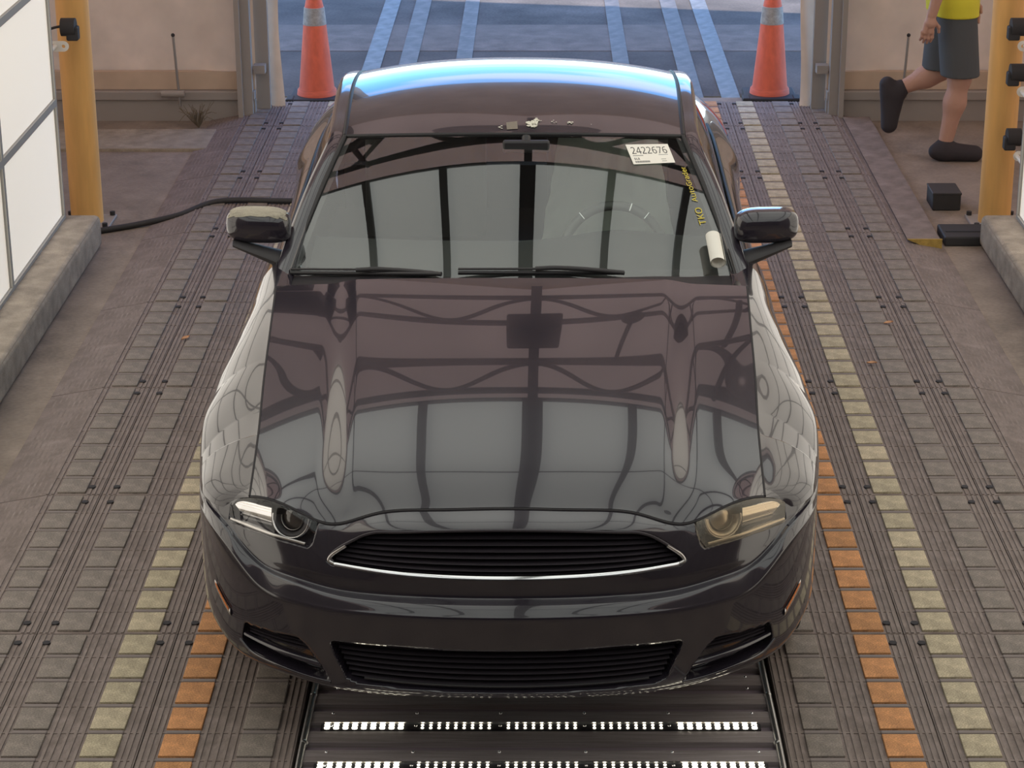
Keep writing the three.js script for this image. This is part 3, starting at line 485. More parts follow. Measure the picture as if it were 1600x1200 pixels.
for (const sg of [-1, 1]) {
  const curve = new THREE.CatmullRomCurve3(railPts.map((p) => new V3(sg * p[0], p[1], -p[2])));
  const ra = obj('roof_rail', grid(16, 140, (u, v) => {
    const p = curve.getPoint(v), t = curve.getTangent(v), up = new V3(0, 1, 0), n = new V3().crossVectors(t, up).normalize(), b = new V3().crossVectors(n, t).normalize(), a = 2 * Math.PI * u;
    const w = mix(0.03, 0.036, sm(0.2, 0.5, v)), c = Math.cos(a), q = Math.sin(a), rr = (z) => Math.sign(z) * Math.pow(Math.abs(z), 0.7);
    return [p.x + n.x * w * rr(c) + b.x * 0.024 * rr(q), p.y + n.y * w * rr(c) + b.y * 0.024 * rr(q), p.z + n.z * w * rr(c) + b.z * 0.024 * rr(q)];
  }), M.paint, car);
  obj('roof_ditch_strip', tube([...Array(30)].map((_, i) => { const p = roofFn(sg > 0 ? 1 : 0, i / 29); return [p[0] + sg * 0.003, p[1] - 0.003, p[2]]; }), 0.0085, 60, 8), M.rubberSeal, ra);
  obj('pillar_seal', tube([...Array(20)].map((_, i) => { const p = wsFn(sg > 0 ? 1.0 : 0.0, i / 19); return [p[0] + sg * 0.002, p[1] + 0.003, p[2]]; }), 0.008, 50, 8), M.rubberSeal, ra);
  const top = (s) => { let best = railPts[0]; const c = pchip(railPts.map((p) => p[2]), railPts.map((p) => p[0])), d = pchip(railPts.map((p) => p[2]), railPts.map((p) => p[1])); return [c(s) + 0.01, d(s) - 0.012]; };
  const sw = obj('side_window', grid(60, 16, (u, v) => { const s = mix(1.72, 3.5, u), [tx, th] = top(s), bx = dX0(s) - 0.008, bh = dH0(s) - 0.005; return [sg * (mix(bx, tx, v) + 0.02 * Math.sin(Math.PI * v)), mix(bh, th, v), -s]; }), M.sideGlass, car);
  obj('window_seal', tube([...Array(24)].map((_, i) => { const s = mix(1.68, 3.6, i / 23); return [sg * (dX0(s) + 0.002), dH0(s) + 0.004, -s]; }), 0.009, 60, 8), M.rubberSeal, sw);
  obj('quarter_pillar', grid(20, 16, (u, v) => { const s = mix(3.46, 4.12, u), [tx, th] = top(s), bx = dX0(s), bh = dH0(s) - 0.01; return [sg * (mix(bx, tx, v) + 0.02 * Math.sin(Math.PI * v)), mix(bh, Math.max(th, bh), v), -s]; }), M.paint, car);
}
obj('rear_window', grid(40, 30, (a, v) => { const u = a * 2 - 1; return [u * mix(0.6, 0.66, v), mix(roofC(3.42) - 0.058 * Math.abs(u) ** 2.3, 0.995 - 0.02 * u * u, v) + 0.03 * Math.sin(Math.PI * v), -mix(3.42, 4.12, v)]; }), M.sideGlass, car);
obj('trunk_lid', grid(40, 24, (a, v) => { const u = a * 2 - 1, s = mix(4.12, 4.72, v); return [u * dX0(s), mix(1.0, 0.975, v) - 0.02 * Math.abs(u) ** 3, -s]; }), M.paint, car);
obj('rear_fascia', grid(40, 24, (a, v) => { const u = a * 2 - 1; return [u * mix(0.7, 0.86, sm(0, 0.3, v)), mix(0.975, 0.25, v), -(4.72 + 0.06 * Math.sin(Math.PI * Math.min(1, v * 1.2)) * (1 - 0.6 * u * u) - 0.08 * u ** 6)]; }), M.paint, car);
// inner body that stops the view through the shell
obj('underbody', [box(1.2, 0.1, 4.2, 0, 0.26, -2.4), box(1.18, 0.3, 0.9, 0, 0.46, -0.95), box(0.95, 0.2, 0.1, 0, 0.33, -0.24), box(0.9, 0.12, 0.1, 0, 0.63, -0.32), box(1.5, 0.4, 1.9, 0, 0.5, -2.4)], M.gapBlack, car);
// upper grille
{
  const gr = new THREE.Group(); gr.name = 'upper_grille'; car.add(gr);
  const P = (x, h, o) => [x, h, -(skinAt(x, h) + o)];
  for (let k = 0; k < 7; k++) {
    const f = (k + 0.6) / 7.3, hw = f < 0.22 ? 0.48 : mix(0.485, 0.36, (f - 0.22) / 0.78);
    obj('slat', grid(60, 8, (u, v) => { const x = mix(-hw, hw, u), hb = 0.57 + 0.0125 * (x / 0.47) ** 2, ht = 0.703 - 0.02 * (x / 0.36) ** 2, h = mix(hb, ht, f); const a = v * 2 * Math.PI; const p = P(x, h, 0.045); return [p[0], p[1] + 0.0042 * Math.sin(a), p[2] + 0.02 * Math.cos(a)]; }), M.grilleSlat, gr);
  }
  const low = []; for (let i = 0; i <= 44; i++) { const x = -0.483 + 0.966 * i / 44; low.push(P(x, 0.573 + 0.0125 * (x / 0.47) ** 2, 0.006)); }
  const ch = obj('chrome_strip', grid(10, 120, (u, v) => { const c = new THREE.CatmullRomCurve3(low.map((p) => new V3(...p))), p = c.getPoint(v), a = 2 * Math.PI * u; return [p.x, p.y + 0.0075 * Math.sin(a) * (1), p.z + 0.011 * Math.cos(a)]; }), M.chrome, gr); ch.userData.label = 'bright chrome strip along the grille';
  const rim = GR.slice(22).map(([x, h]) => P(x, h, 0.004)); obj('rim', tube([low[44], ...rim, low[0]], 0.0048, 160, 6), M.grilleSlat, gr);
  obj('corner_trim', [tube([low[44], P(0.498, 0.594, 0.003), P(0.492, 0.606, 0.003), P(0.45, 0.637, 0.003)], 0.0055, 30, 8), tube([low[0], P(-0.498, 0.594, 0.003), P(-0.492, 0.606, 0.003), P(-0.45, 0.637, 0.003)], 0.0055, 30, 8)], M.satin, gr);
}
// lower grille
{
  const gr = new THREE.Group(); gr.name = 'lower_grille'; car.add(gr);
  const P = (x, h, o) => [x, h, -(skinAt(x, h) + o)];
  for (let k = 0; k < 7; k++) { const f = (k + 0.5) / 7, hw = mix(0.435, 0.482, f); obj('slat', grid(50, 8, (u, v) => { const x = mix(-hw, hw, u), h = mix(0.252 + 0.012 * (x / 0.42) ** 2, 0.377, f), a = v * 2 * Math.PI, p = P(x, h, 0.04); return [p[0], p[1] + 0.0042 * Math.sin(a), p[2] + 0.02 * Math.cos(a)]; }), M.grilleSlat, gr); }
  obj('lower_trim', tube([...Array(25)].map((_, i) => { const x = -0.4 + 0.8 * i / 24; return P(x, 0.262 + 0.01 * (x / 0.4) ** 2, 0.012); }), 0.004, 60, 6), M.blackPlastic, gr);
}
// fog vents, headlights, side markers, mirrors
for (const sg of [-1, 1]) {
  const P = (x, h, o) => [sg * x, h, -(skinAt(x, h) + o)];
  const fv = new THREE.Group(); fv.name = 'bumper_vent'; car.add(fv);
  for (let k = 0; k < 3; k++) obj('slat', grid(24, 8, (u, v) => { const x = mix(0.58 - 0.012 * k, 0.74, u), h = mix(0.356 - 0.012 * k, 0.354 - 0.01 * k, u), a = 2 * Math.PI * v, p = P(x, h, 0.03); return [p[0], p[1] + 0.0022 * Math.sin(a), p[2] + 0.012 * Math.cos(a)]; }), M.grilleSlat, fv);
  obj('fin', grid(30, 10, (u, v) => { const x = mix(0.524, 0.757, u), h = mix(0.299, 0.326, u) , a = 2 * Math.PI * v, p = P(x, h, 0.012); return [p[0], p[1] + mix(0.011, 0.006, u) * Math.sin(a), p[2] + 0.014 * Math.cos(a)]; }), M.paint, fv);
  obj('lip', tube([P(0.497, 0.25, 0.0), P(0.56, 0.256, -0.002), P(0.65, 0.268, -0.003), P(0.735, 0.281, -0.002), P(0.77, 0.305, 0)], 0.0045, 40, 8), M.paint, fv);
  const mk = obj('side_marker', grid(12, 16, (u, v) => { const x = mix(0.80, 0.852, v), h = mix(0.375, 0.43, v) + mix(-0.012, 0.012, u); return P(x, h, -0.003 - 0.006 * Math.sin(Math.PI * u)); }), M.satin, car);
  obj('amber_strip', grid(6, 16, (u, v) => { const x = mix(0.805, 0.85, v), h = mix(0.382, 0.433, v) + mix(-0.001, 0.009, u); return P(x, h, -0.0105); }), M.amber, mk);
  // headlight
  const clear = sg < 0, hl = new THREE.Group(); hl.name = 'headlight'; hl.userData.label = clear ? 'clear headlight with chrome reflector and dark round projector' : 'hazy yellowed headlight lens'; car.add(hl);
  const hb = (x) => x < 0.56 ? mix(0.66, 0.622, (x - 0.53) / 0.03) : x < 0.7 ? mix(0.622, 0.633, (x - 0.56) / 0.14) : mix(0.633, 0.628, (x - 0.7) / 0.1), ht = (x) => { const c = column(kOf(x)); return c(NL - 0.05)[1]; };
  obj('bowl', grid(30, 10, (u, v) => { const x = mix(0.52, 0.815, u); return P(x, mix(hb(Math.min(0.8, Math.max(0.53, x))) - 0.005, ht(x), v), 0.072); }), clear ? M.blackPlastic : M.satin, hl);
  // barrel reflector at the outer end and round projector at the inner end
  const A = new V3(...P(0.797, 0.652, 0.05)), B = new V3(...P(0.668, 0.67, 0.05)), ax = B.clone().sub(A);
  obj('reflector', grid(40, 12, (u, v) => { const p = A.clone().addScaledVector(ax, v), a = Math.PI * (1.18 * u - 0.22), rip = 0.0016 * Math.sin(u * 17); return [p.x, p.y + (0.036 + rip) * Math.sin(a - 0.3), p.z - 0.012 + (0.042 + rip) * Math.cos(a - 0.3)]; }), M.chrome, hl);
  const C = P(0.606, 0.683, 0.028), ring = (r0, r1, d0, d1) => new THREE.LatheGeometry([[r0, d0], [(r0 + r1) / 2, Math.max(d0, d1) + 0.003], [r1, d1]].map((p) => new THREE.Vector2(...p)), 40, -0.53 * Math.PI, 1.06 * Math.PI);
  const place = (g) => g.rotateX(Math.PI / 2 - 0.3).rotateY(sg * 0.4).translate(...C);
  obj('projector_bezel', place(ring(0.055, 0.061, 0.01, 0.0)), M.chrome, hl); obj('projector_bowl', place(ring(0.033, 0.056, -0.02, 0.008)), clear ? M.blackPlastic : M.satin, hl);
  obj('projector_ring', place(ring(0.034, 0.037, 0.0, -0.01)), M.satin, hl); obj('projector_lens', place(new THREE.SphereGeometry(0.034, 24, 12, 0, Math.PI * 2, 0, Math.PI / 2).scale(1, 0.5, 1).translate(0, -0.015, 0)), clear ? M.darkGlass : M.satin, hl);
  obj('lower_trim', tube([P(0.795, 0.632, 0.008), P(0.74, 0.636, 0.008), P(0.66, 0.635, 0.008), P(0.566, 0.627, 0.008)], 0.005, 40, 8), clear ? M.satin : M.satin, hl);
  obj('lens', grid(50, 20, (u, v) => { const x = mix(0.533, 0.8, u), e = 0.003 * Math.sin(Math.PI * u), h = mix(hb(x), ht(x), v); return P(x, h, -0.002 - e); }), clear ? M.lens : M.fogLens, hl);
  // door mirror
  const mi = new THREE.Group(); mi.name = 'door_mirror'; car.add(mi);
  obj('shell', grid(40, 30, (u, v) => {
    const a = 2 * Math.PI * u, b = Math.PI * v, pw = (z, e) => Math.sign(z) * Math.abs(z) ** e;
    const lx = 0.108 * pw(Math.cos(b), 0.6), r = pw(Math.sin(b), 0.55), taper = mix(0.8, 1, (Math.cos(b) * -0.5 + 0.5));
    return [sg * (0.86 - lx), 1.1 + 0.062 * r * pw(Math.sin(a), 0.75) * (1.08 - 0.16 * taper) + 0.016 * (Math.cos(b)) * -0.4, -1.735 - 0.085 * r * pw(Math.cos(a), 0.8) * (Math.cos(a) > 0 ? 0.6 : 1) * -1];
  }), M.paint, mi);
  obj('foot', grid(12, 20, (u, v) => { const a = 2 * Math.PI * u, x = mix(0.775, 0.945, v), w = mix(0.055, 0.03, v); return [sg * x, mix(0.985, 1.046, v) + mix(0.03, 0.012, v) * Math.sin(a), -1.71 + w * Math.cos(a)]; }), M.darkPlastic, mi);
  obj('mirror_glass', grid(8, 6, (u, v) => [sg * mix(0.775, 0.945, u), mix(1.055, 1.14, v), -1.79]), M.chrome, mi);
  if (sg < 0) obj('droppings', grid(30, 24, (u, v) => {
    const e = 0.12 * noise2(u * 7, v * 5), a = mix(0.22, 0.66, u + (u - 0.5) * e) * Math.PI, b = mix(0.2, 0.8, v + (v - 0.5) * e * 2) * Math.PI, pw = (z, p) => Math.sign(z) * Math.abs(z) ** p;
    const lx = 0.109 * pw(Math.cos(b), 0.6), r = pw(Math.sin(b), 0.55) * 1.02, taper = mix(0.8, 1, (Math.cos(b) * -0.5 + 0.5));
    return [-(0.86 - lx), 1.1 + 0.062 * r * pw(Math.sin(a), 0.75) * (1.08 - 0.16 * taper) - 0.0064 * Math.cos(b) + 0.0006, -1.735 + 0.085 * r * pw(Math.cos(a), 0.8) * (Math.cos(a) > 0 ? 0.6 : 1)];
  }), std(S(0.62, 0.56, 0.48), 0.9, 0, { map: grainTex, bumpMap: grainTex, bumpScale: 0.002 }), mi).userData.label = 'pale dried droppings';
  // wheels
  for (const s of [0.95, 3.67]) {
    const wh = new THREE.Group(); wh.name = 'wheel'; wh.position.set(sg * 0.815, 0.33, -s); car.add(wh);
    obj('tyre', new THREE.LatheGeometry([[0.23, -0.085], [0.29, -0.098], [0.32, -0.09], [0.327, -0.055], [0.327, 0.055], [0.32, 0.09], [0.29, 0.098], [0.23, 0.085]].map((p) => new THREE.Vector2(...p)), 48).rotateZ(Math.PI / 2), M.tyre, wh);
    const sp = [new THREE.LatheGeometry([[0.235, -0.085], [0.225, 0], [0.235, 0.085]].map((p) => new THREE.Vector2(...p)), 40).rotateZ(Math.PI / 2)]; for (let k = 0; k < 5; k++) sp.push(box(0.025, 0.22, 0.06, sg * 0.07, 0.12, 0).rotateX(k * 2 * Math.PI / 5)); sp.push(new THREE.CylinderGeometry(0.05, 0.05, 0.04, 20).rotateZ(Math.PI / 2).translate(sg * 0.075, 0, 0));
    obj('rim', sp, M.satin, wh);
  }
}
// cowl and wipers
obj('cowl_panel', grid(60, 6, (u, v) => { const U = u * 2 - 1, h = hoodFn(u, 1), w = wsFn(u, 0.05); return [mix(h[0] * 0.97, w[0], v), mix(h[1] - 0.022, w[1] - 0.012, v), mix(h[2], w[2], v)]; }), M.blackPlastic, car);
for (const [p0, p1, arm] of [[[455, 430], [690, 432], [585, 426]], [[716, 430], [975, 430], [865, 424]]]) {
  const wp = new THREE.Group(); wp.name = 'wiper'; car.add(wp);
  const at = (p, o) => { const [u, v] = onSurface(p[0], p[1], wsFn, (p[0] - 440) / 730, 0.05), q = wsFn(u, v); return [q[0], q[1] + o, q[2] + 0.012]; };
  const A = at(p0, 0.012), B = at(p1, 0.012), Cc = at(arm, 0.016);
  obj('blade', [bar(A, B, 0.007, 8)], M.blackPlastic, wp); obj('arm', [tube([B, [mix(B[0], Cc[0], 0.5), Cc[1] - 0.004, Cc[2] + 0.006], Cc, [Cc[0] - 0.06, Cc[1] - 0.002, Cc[2] + 0.004]], 0.008, 30, 8)], M.darkPlastic, wp); obj('frame', bar([A[0], A[1] + 0.012, A[2] - 0.004], [mix(A[0], B[0], 0.6), mix(A[1], B[1], 0.6) + 0.014, mix(A[2], B[2], 0.6)], 0.004, 8), M.darkPlastic, wp);
}
// cabin
obj('dashboard', grid(60, 24, (u, v) => { const x = mix(-0.7, 0.7, u), a = v * 1.9, hump = 0.035 * Math.exp(-(((x - 0.36) / 0.2) ** 2)) * sm(0.35, 0.8, v); return [x, 0.955 - 0.0 + 0.035 * Math.sin(Math.min(a, 1.57)) + hump - (v > 0.83 ? (v - 0.83) * 1.5 : 0) - 0.05 * (x / 0.7) ** 2 * 0.6, -(1.5 + 0.16 * (x / 0.7) ** 2 + 0.52 * Math.min(v, 0.86))]; }), M.interior, car);
obj('cabin_lining', [box(1.44, 0.5, 0.06, 0, 0.6, -3.5), box(1.36, 0.03, 2.0, 0, 0.36, -2.6)], M.interior, car);
obj('headliner', grid(20, 20, (u, v) => { const p = roofFn(0.04 + 0.92 * u, 0.03 + 0.94 * v); return [p[0], p[1] - 0.035, p[2]]; }), M.seat, car);
{
  const st = new THREE.Group(); st.name = 'steering_wheel'; st.position.set(0.36, 0.87, -2.12); st.rotation.x = -0.42; car.add(st);
  obj('rim', new THREE.TorusGeometry(0.185, 0.017, 12, 48), std(S(0.1, 0.105, 0.1), 0.5), st); obj('hub', [box(0.13, 0.11, 0.04, 0, -0.01, -0.02, 0.02), box(0.34, 0.035, 0.02, 0, -0.01, -0.01, 0.008), box(0.035, 0.17, 0.02, 0, -0.09, -0.01, 0.008)], M.interior, st);
  const sil = []; for (const a of [0.9, 1.25, 2.25, 0.25, 2.85]) sil.push(bar([0.172 * Math.cos(a), 0.172 * Math.sin(a), 0.018], [0.2 * Math.cos(a), 0.2 * Math.sin(a), 0.016], 0.0035, 6)); obj('silver_trim', sil, M.chrome, st);
  for (const sx of [-0.36, 0.36]) {
    const se = new THREE.Group(); se.name = 'seat'; se.position.set(sx, 0.4, -2.75); car.add(se);
    obj('cushion', box(0.5, 0.18, 0.52, 0, 0.12, 0.05, 0.06), M.seat, se); obj('backrest', box(0.48, 0.62, 0.14, 0, 0, 0, 0.06).rotateX(-0.25).translate(0, 0.48, -0.3), M.seat, se); obj('headrest', box(0.26, 0.17, 0.1, 0, 0.83, -0.4, 0.045), M.seat, se);
    if (sx > 0) obj('plastic_cover', grid(24, 24, (u, v) => { const a = (u - 0.5) * 2; return [a * mix(0.27, 0.15, v) * (1 + 0.02 * noise2(u * 6, v * 6)), mix(0.25, 0.93, v), mix(-0.14, -0.33, v) + 0.03 * (1 - a * a) + 0.018 * noise2(u * 5, v * 5)]; }), M.seatCover, se).userData.label = 'pale plastic seat cover';
  }
  const rv = new THREE.Group(); rv.name = 'rear_view_mirror'; car.add(rv);
  obj('housing', box(0.165, 0.045, 0.03, 0.045, 1.288, -2.075, 0.01), M.blackPlastic, rv); obj('stalk', bar([0.045, 1.29, -2.07], [0.045, 1.315, -2.1], 0.016, 8), M.blackPlastic, rv);
}
// things on the car
function patch(corners, fn, lift, guess) {   // corners in photo pixels: top left, top right, bottom right, bottom left
  const uv = corners.map(([x, y]) => onSurface(x, y, fn, ...guess));
  return grid(16, 12, (a, b) => { const u = mix(mix(uv[3][0], uv[2][0], a), mix(uv[0][0], uv[1][0], a), b), v = mix(mix(uv[3][1], uv[2][1], a), mix(uv[0][1], uv[1][1], a), b), p = fn(u, v); return [p[0], p[1] + lift, p[2] + lift * 0.5]; });
}
function drawn(w, h, fn) { const c = document.createElement('canvas'); c.width = w; c.height = h; fn(c.getContext('2d')); const t = new THREE.CanvasTexture(c); t.colorSpace = THREE.SRGBColorSpace; return t; }
{
  const t = drawn(1024, 480, (g) => {
    g.fillStyle = '#f4efe6'; g.fillRect(0, 0, 1024, 480); g.fillStyle = '#2c2a2c'; g.font = '232px sans-serif'; g.textBaseline = 'alphabetic'; g.textAlign = 'left';
    const w = g.measureText('2422676').width; g.save(); g.translate(70, 235); g.scale(880 / w, 1); g.fillText('2422676', 0, 0); g.restore();
    g.font = 'bold 74px sans-serif'; g.fillText('DLR', 70, 380); g.fillStyle = '#777'; g.fillRect(70, 268, 250, 16); g.fillRect(700, 262, 230, 12); g.fillRect(720, 372, 120, 12); g.fillRect(720, 420, 120, 12);
    g.fillStyle = '#2c2a2c'; let x = 70; while (x < 420) { const q = 4 + Math.floor(((x * 37) % 11)); g.fillRect(x, 402, q, 46); x += q + 5; }
  });
  const o = obj('paper_label', patch([[977, 227], [1043, 226], [1055, 255], [990, 258]], wsFn, 0.003, [0.85, 0.8]), std(S(1, 1, 1), 0.7, 0, { map: t }), scene); tag(o, 'white paper label with black number 2422676 on the windshield', 'label');
  const mk = drawn(512, 128, (g) => { g.clearRect(0, 0, 512, 128); g.fillStyle = '#d2c04a'; g.font = 'italic 78px sans-serif'; g.textBaseline = 'middle'; g.fillText('TKO', 6, 64); g.font = 'italic 64px sans-serif'; g.fillText('Auto', 196, 64); g.fillText('Grader', 332, 64, 176); });
  const w = obj('marker_writing', patch([[1089, 359], [1057, 265], [1076, 258], [1111, 350]], wsFn, 0.0025, [0.9, 0.5]), std(S(1, 1, 1), 0.7, 0, { map: mk, alphaTest: 0.4, transparent: false }), scene); tag(w, 'yellow marker writing up the edge of the windshield', 'writing');
  // rolled paper tag
  const [u, v] = onSurface(1121, 424, wsFn, 0.93, 0.2), q = wsFn(u, v), [u2, v2] = onSurface(1113, 382, wsFn, 0.93, 0.4), q2 = wsFn(u2, v2);
  const pr = thing('paper_roll', 'rolled white paper lying on the lower corner of the windshield', 'paper roll');
  const A = new V3(q[0], q[1] + 0.036, q[2] + 0.016), B = new V3(q2[0], q2[1] + 0.036, q2[2] + 0.016), ax = B.clone().sub(A), n = new V3(1, 0, 0), bb = new V3().crossVectors(ax.clone().normalize(), n).normalize();
  obj('sheet', grid(60, 6, (uu, vv) => { const a = -0.5 + uu * 2 * Math.PI * 1.55, r = 0.0275 - 0.006 * uu; const p = A.clone().addScaledVector(ax, vv).addScaledVector(n, r * Math.cos(a)).addScaledVector(bb, r * Math.sin(a)); return [p.x, p.y, p.z]; }), M.paper, pr);
  // droppings on the front edge of the roof
  const dr = []; const spot = (px, py, rx, ry, n, r) => { for (let k = 0; k < n; k++) { const a = rnd() * 6.28, rr = Math.sqrt(rnd()), [uu, vv] = onSurface(px + rx * rr * Math.cos(a), py + ry * rr * Math.sin(a), roofFn, 0.5, 0.1), p = roofFn(uu, vv); dr.push(new THREE.SphereGeometry(r * (0.5 + rnd()), 6, 4).scale(1, 0.35, 1).translate(p[0], p[1] + 0.003, p[2])); } };
  spot(831, 195, 9, 5, 70, 0.004); spot(838, 190, 4, 4, 22, 0.004); spot(891, 193, 6, 1.5, 14, 0.003); spot(866, 191, 4, 2, 6, 0.002); spot(782, 200, 3, 3, 6, 0.003); spot(845, 190, 1, 1, 2, 0.003); spot(924, 196, 1, 1, 1, 0.003);
  tag(obj('bird_droppings', dr, M.droppings, scene), 'spatter of pale bird droppings on the roof above the windshield', 'droppings');
  tag(obj('tape_square', patch([[791, 192], [808, 190], [809, 202], [792, 203]], roofFn, 0.002, [0.5, 0.05]), std(S(0.36, 0.31, 0.27), 0.7, 0, { map: rep(grainTex, 2) }), scene), 'small square of beige tape on the roof beside the droppings', 'tape');
}

// ================= the walking person =================
function sdfMesh(c, half, res, sdf) {   // meshes a distance field with marching cubes
  const mc = new MarchingCubes(res, new THREE.MeshStandardMaterial(), false, false, 400000); mc.isolation = 0;
  const h = res / 2; for (let z = 0; z < res; z++) for (let y = 0; y < res; y++) for (let x = 0; x < res; x++) mc.field[x + y * res + z * res * res] = -sdf(c[0] + (x - h) / h * half, c[1] + (y - h) / h * half, c[2] + (z - h) / h * half);
  mc.update(); const n = mc.count ?? mc.geometry.drawRange.count, g = new THREE.BufferGeometry();
  g.setAttribute('position', new THREE.BufferAttribute(mc.positionArray.slice(0, n * 3).map((p, i) => p * half + c[i % 3]), 3));
  const q = mergeVertices(g, 1e-5); q.computeVertexNormals(); return q;
}
const smin = (a, b, k) => { const h = Math.max(0, Math.min(1, 0.5 + 0.5 * (b - a) / k)); return mix(b, a, h) - k * h * (1 - h); };
function cap(a, b, ra, rb) { const bx = b[0] - a[0], by = b[1] - a[1], bz = b[2] - a[2], L = bx * bx + by * by + bz * bz; return (x, y, z) => { const px = x - a[0], py = y - a[1], pz = z - a[2], t = Math.max(0, Math.min(1, (px * bx + py * by + pz * bz) / L)); return Math.hypot(px - bx * t, py - by * t, pz - bz * t) - mix(ra, rb, t); }; }
function ell(c, r) { return (x, y, z) => { const k = Math.hypot((x - c[0]) / r[0], (y - c[1]) / r[1], (z - c[2]) / r[2]); return (k - 1) * Math.min(...r); }; }
const union = (list, k) => (x, y, z) => { let d = 1e9; for (const f of list) { const e = f(x, y, z); d = d > 1e8 ? e : Math.abs(e - d) > k ? Math.min(d, e) : smin(d, e, k); } return d; };
{
  const P = thing('person', 'person in yellow shirt, dark shorts and black shoes walking past the tent wall', 'person', [2.42, FY, -7.05]);
  const J = { hip: [0, 0.93, 0], chest: [0.03, 1.3, 0], neck: [0.05, 1.5, 0], head: [0.09, 1.65, 0], hR: [0.01, 0.9, 0.095], kR: [0.055, 0.49, 0.1], aR: [-0.005, 0.1, 0.1], tR: [0.13, 0.035, 0.115], hL: [0, 0.9, -0.095], kL: [-0.02, 0.49, -0.1], aL: [-0.245, 0.375, -0.1], tL: [-0.315, 0.18, -0.1],
    sR: [0.02, 1.43, 0.2], eR: [-0.09, 1.14, 0.26], wR: [-0.155, 0.86, 0.25], sL: [0.03, 1.43, -0.2], eL: [0.06, 1.14, -0.26], wL: [0.15, 0.88, -0.25] };
  const legs = [cap(J.hR, J.kR, 0.085, 0.06), cap(J.kR, [0.035, 0.34, 0.1], 0.058, 0.056), cap([0.035, 0.34, 0.1], J.aR, 0.056, 0.04), cap(J.hL, J.kL, 0.085, 0.06), cap(J.kL, [-0.1, 0.445, -0.1], 0.058, 0.057), cap([-0.1, 0.445, -0.1], J.aL, 0.057, 0.04)];
  const trunk = [ell([0, 0.95, 0], [0.115, 0.13, 0.165]), ell([0.015, 1.12, 0], [0.11, 0.16, 0.15]), ell([0.03, 1.32, 0], [0.12, 0.17, 0.185]), cap([0.04, 1.42, 0], [0.065, 1.53, 0], 0.06, 0.052)];
  const arms = [cap(J.sR, J.eR, 0.052, 0.042), cap(J.eR, J.wR, 0.041, 0.028), cap(J.sL, J.eL, 0.052, 0.042), cap(J.eL, J.wL, 0.041, 0.028)];
  const body = sdfMesh([0, 0.9, 0], 0.96, 130, union([...trunk, ...legs, ...arms], 0.05));
  const headF = union([ell([0.1, 1.67, 0], [0.092, 0.118, 0.075]), ell([0.115, 1.6, 0], [0.07, 0.06, 0.055]), cap([0.195, 1.66, 0], [0.207, 1.635, 0], 0.011, 0.014), ell([0.085, 1.655, 0.076], [0.02, 0.03, 0.01]), ell([0.085, 1.655, -0.076], [0.02, 0.03, 0.01]), cap([0.065, 1.55, 0], [0.055, 1.48, 0], 0.05, 0.055), cap([0.182, 1.617, -0.016], [0.182, 1.617, 0.016], 0.008, 0.008)], 0.02);
  const head = sdfMesh([0.1, 1.64, 0], 0.2, 70, headF);
  function hand(w, dx, sgn) {   // hangs from the wrist, thumb forward, fingers curled
    const fx = (a, y) => [w[0] + dx * y + a, w[1] - y, w[2]], L = [cap(w, fx(0.005, 0.035), 0.026, 0.032), cap(fx(-0.014, 0.04), fx(-0.014, 0.085), 0.018, 0.016), cap(fx(0.018, 0.04), fx(0.018, 0.085), 0.018, 0.016)];
    [[0.03, 0.066], [0.01, 0.075], [-0.01, 0.07], [-0.028, 0.055]].forEach(([a, l]) => { const p = fx(a, 0.085), q = [p[0], p[1] - l * 0.5, p[2] - sgn * 0.008], r = [q[0] - 0.004, q[1] - l * 0.42, q[2] - sgn * 0.026]; L.push(cap(p, q, 0.0095, 0.0088), cap(q, r, 0.0088, 0.0075)); });
    const t0 = fx(0.026, 0.03); L.push(cap(t0, [t0[0] + 0.026, t0[1] - 0.03, t0[2] - sgn * 0.012], 0.013, 0.01), cap([t0[0] + 0.026, t0[1] - 0.03, t0[2] - sgn * 0.012], [t0[0] + 0.03, t0[1] - 0.06, t0[2] - sgn * 0.02], 0.01, 0.0085));
    const f = union(L, 0.006); return sdfMesh([w[0] + dx * 0.08, w[1] - 0.075, w[2]], 0.125, 84, f);
  }
  const strip = (g) => { for (const a of Object.keys(g.attributes)) if (!['position', 'normal'].includes(a)) g.deleteAttribute(a); return g.toNonIndexed(); };
  obj('body', mergeGeometries([body, head, hand(J.wR, -0.2, 1), hand(J.wL, 0.3, -1)].map(strip)), M.skin, P);
  const off = (f, d) => (x, y, z) => f(x, y, z) - d, cut = (f, lo, hi) => (x, y, z) => Math.max(f(x, y, z), lo - y, y - hi);
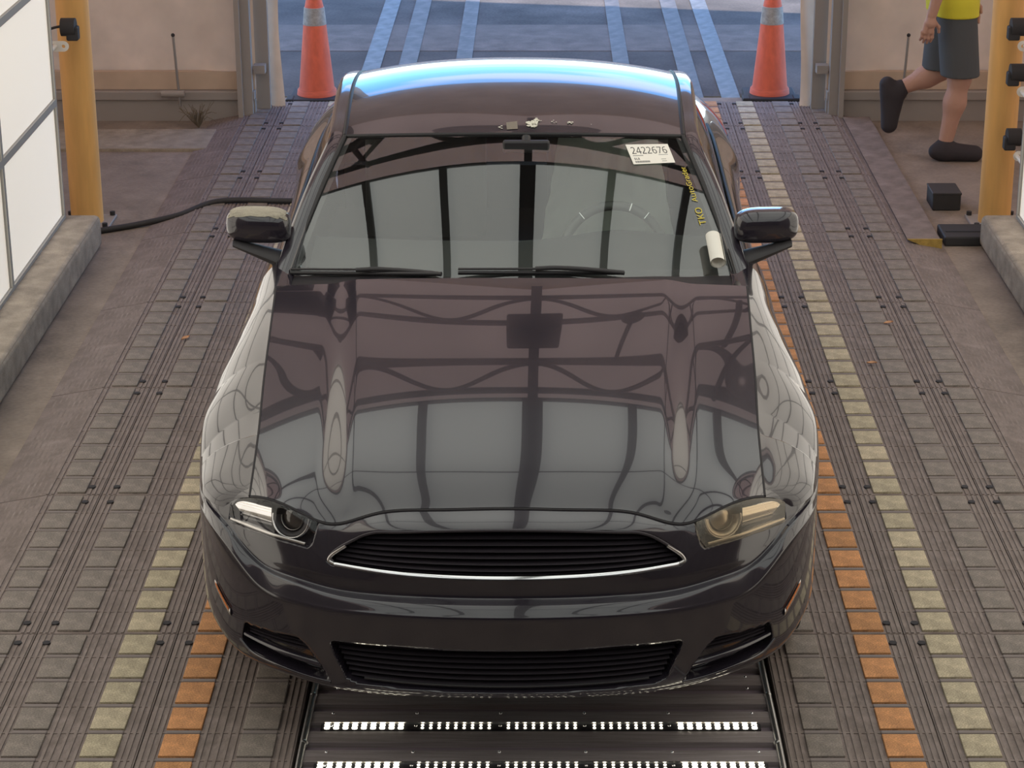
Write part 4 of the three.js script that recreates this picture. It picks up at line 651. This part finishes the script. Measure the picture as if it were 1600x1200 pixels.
  const shortLegs = [cap(J.hR, J.kR, 0.1, 0.098), cap(J.hL, J.kL, 0.1, 0.098)];
  obj('shorts', sdfMesh([0, 0.75, 0], 0.4, 90, cut(off(union([trunk[0], ell([0, 1.0, 0], [0.115, 0.1, 0.15]), ...shortLegs], 0.04), 0.012), 0.495, 1.02)), M.shorts, P);
  const sleeve = [cap(J.sR, [-0.045, 1.25, 0.235], 0.07, 0.07), cap(J.sL, [0.05, 1.25, -0.235], 0.07, 0.07)];
  obj('shirt', sdfMesh([0, 1.2, 0], 0.42, 96, cut(off(union([...trunk.slice(0, 3), cap(J.hR, J.kR, 0.1, 0.09), cap(J.hL, J.kL, 0.1, 0.09), cap([0.03, 1.41, -0.13], [0.03, 1.41, 0.13], 0.07, 0.07), ...sleeve], 0.05), 0.024), 0.835, 1.49)), M.shirt, P);
  obj('hair', sdfMesh([0.08, 1.7, 0], 0.18, 64, (x, y, z) => Math.max(headF(x, y, z) - 0.012, 1.665 - y - 0.35 * (0.11 - x), (x - 0.155) * 0.9 - (y - 1.72) * 0.9)), M.hair, P);
  const shoe = (a, t, up) => { const A = [a[0] - 0.0, a[1] - 0.03, a[2]], heel = [mix(a[0], t[0], -0.28), mix(a[1], t[1], up ? -0.1 : 0.75), a[2]]; return union([cap([a[0], a[1] - (up ? 0 : 0.0), a[2]], A, 0.052, 0.052), cap(heel, t, 0.045, 0.042), cap(A, t, 0.052, 0.038)], 0.03); };
  obj('shoe', sdfMesh([0.06, 0.06, 0.1], 0.24, 60, (x, y, z) => Math.max(shoe([J.aR[0], 0.085, J.aR[2]], [0.165, 0.042, 0.11], false)(x, y, z), -y)), M.shoe, P);
  obj('shoe', sdfMesh([-0.3, 0.28, -0.1], 0.26, 60, union([cap(J.aL, [-0.3, 0.36, -0.1], 0.05, 0.046), cap([-0.325, 0.4, -0.1], [-0.305, 0.155, -0.1], 0.044, 0.04), cap([-0.27, 0.33, -0.1], [-0.295, 0.165, -0.1], 0.05, 0.04)], 0.03)), M.shoe, P);
}

renderer.render(scene, camera);
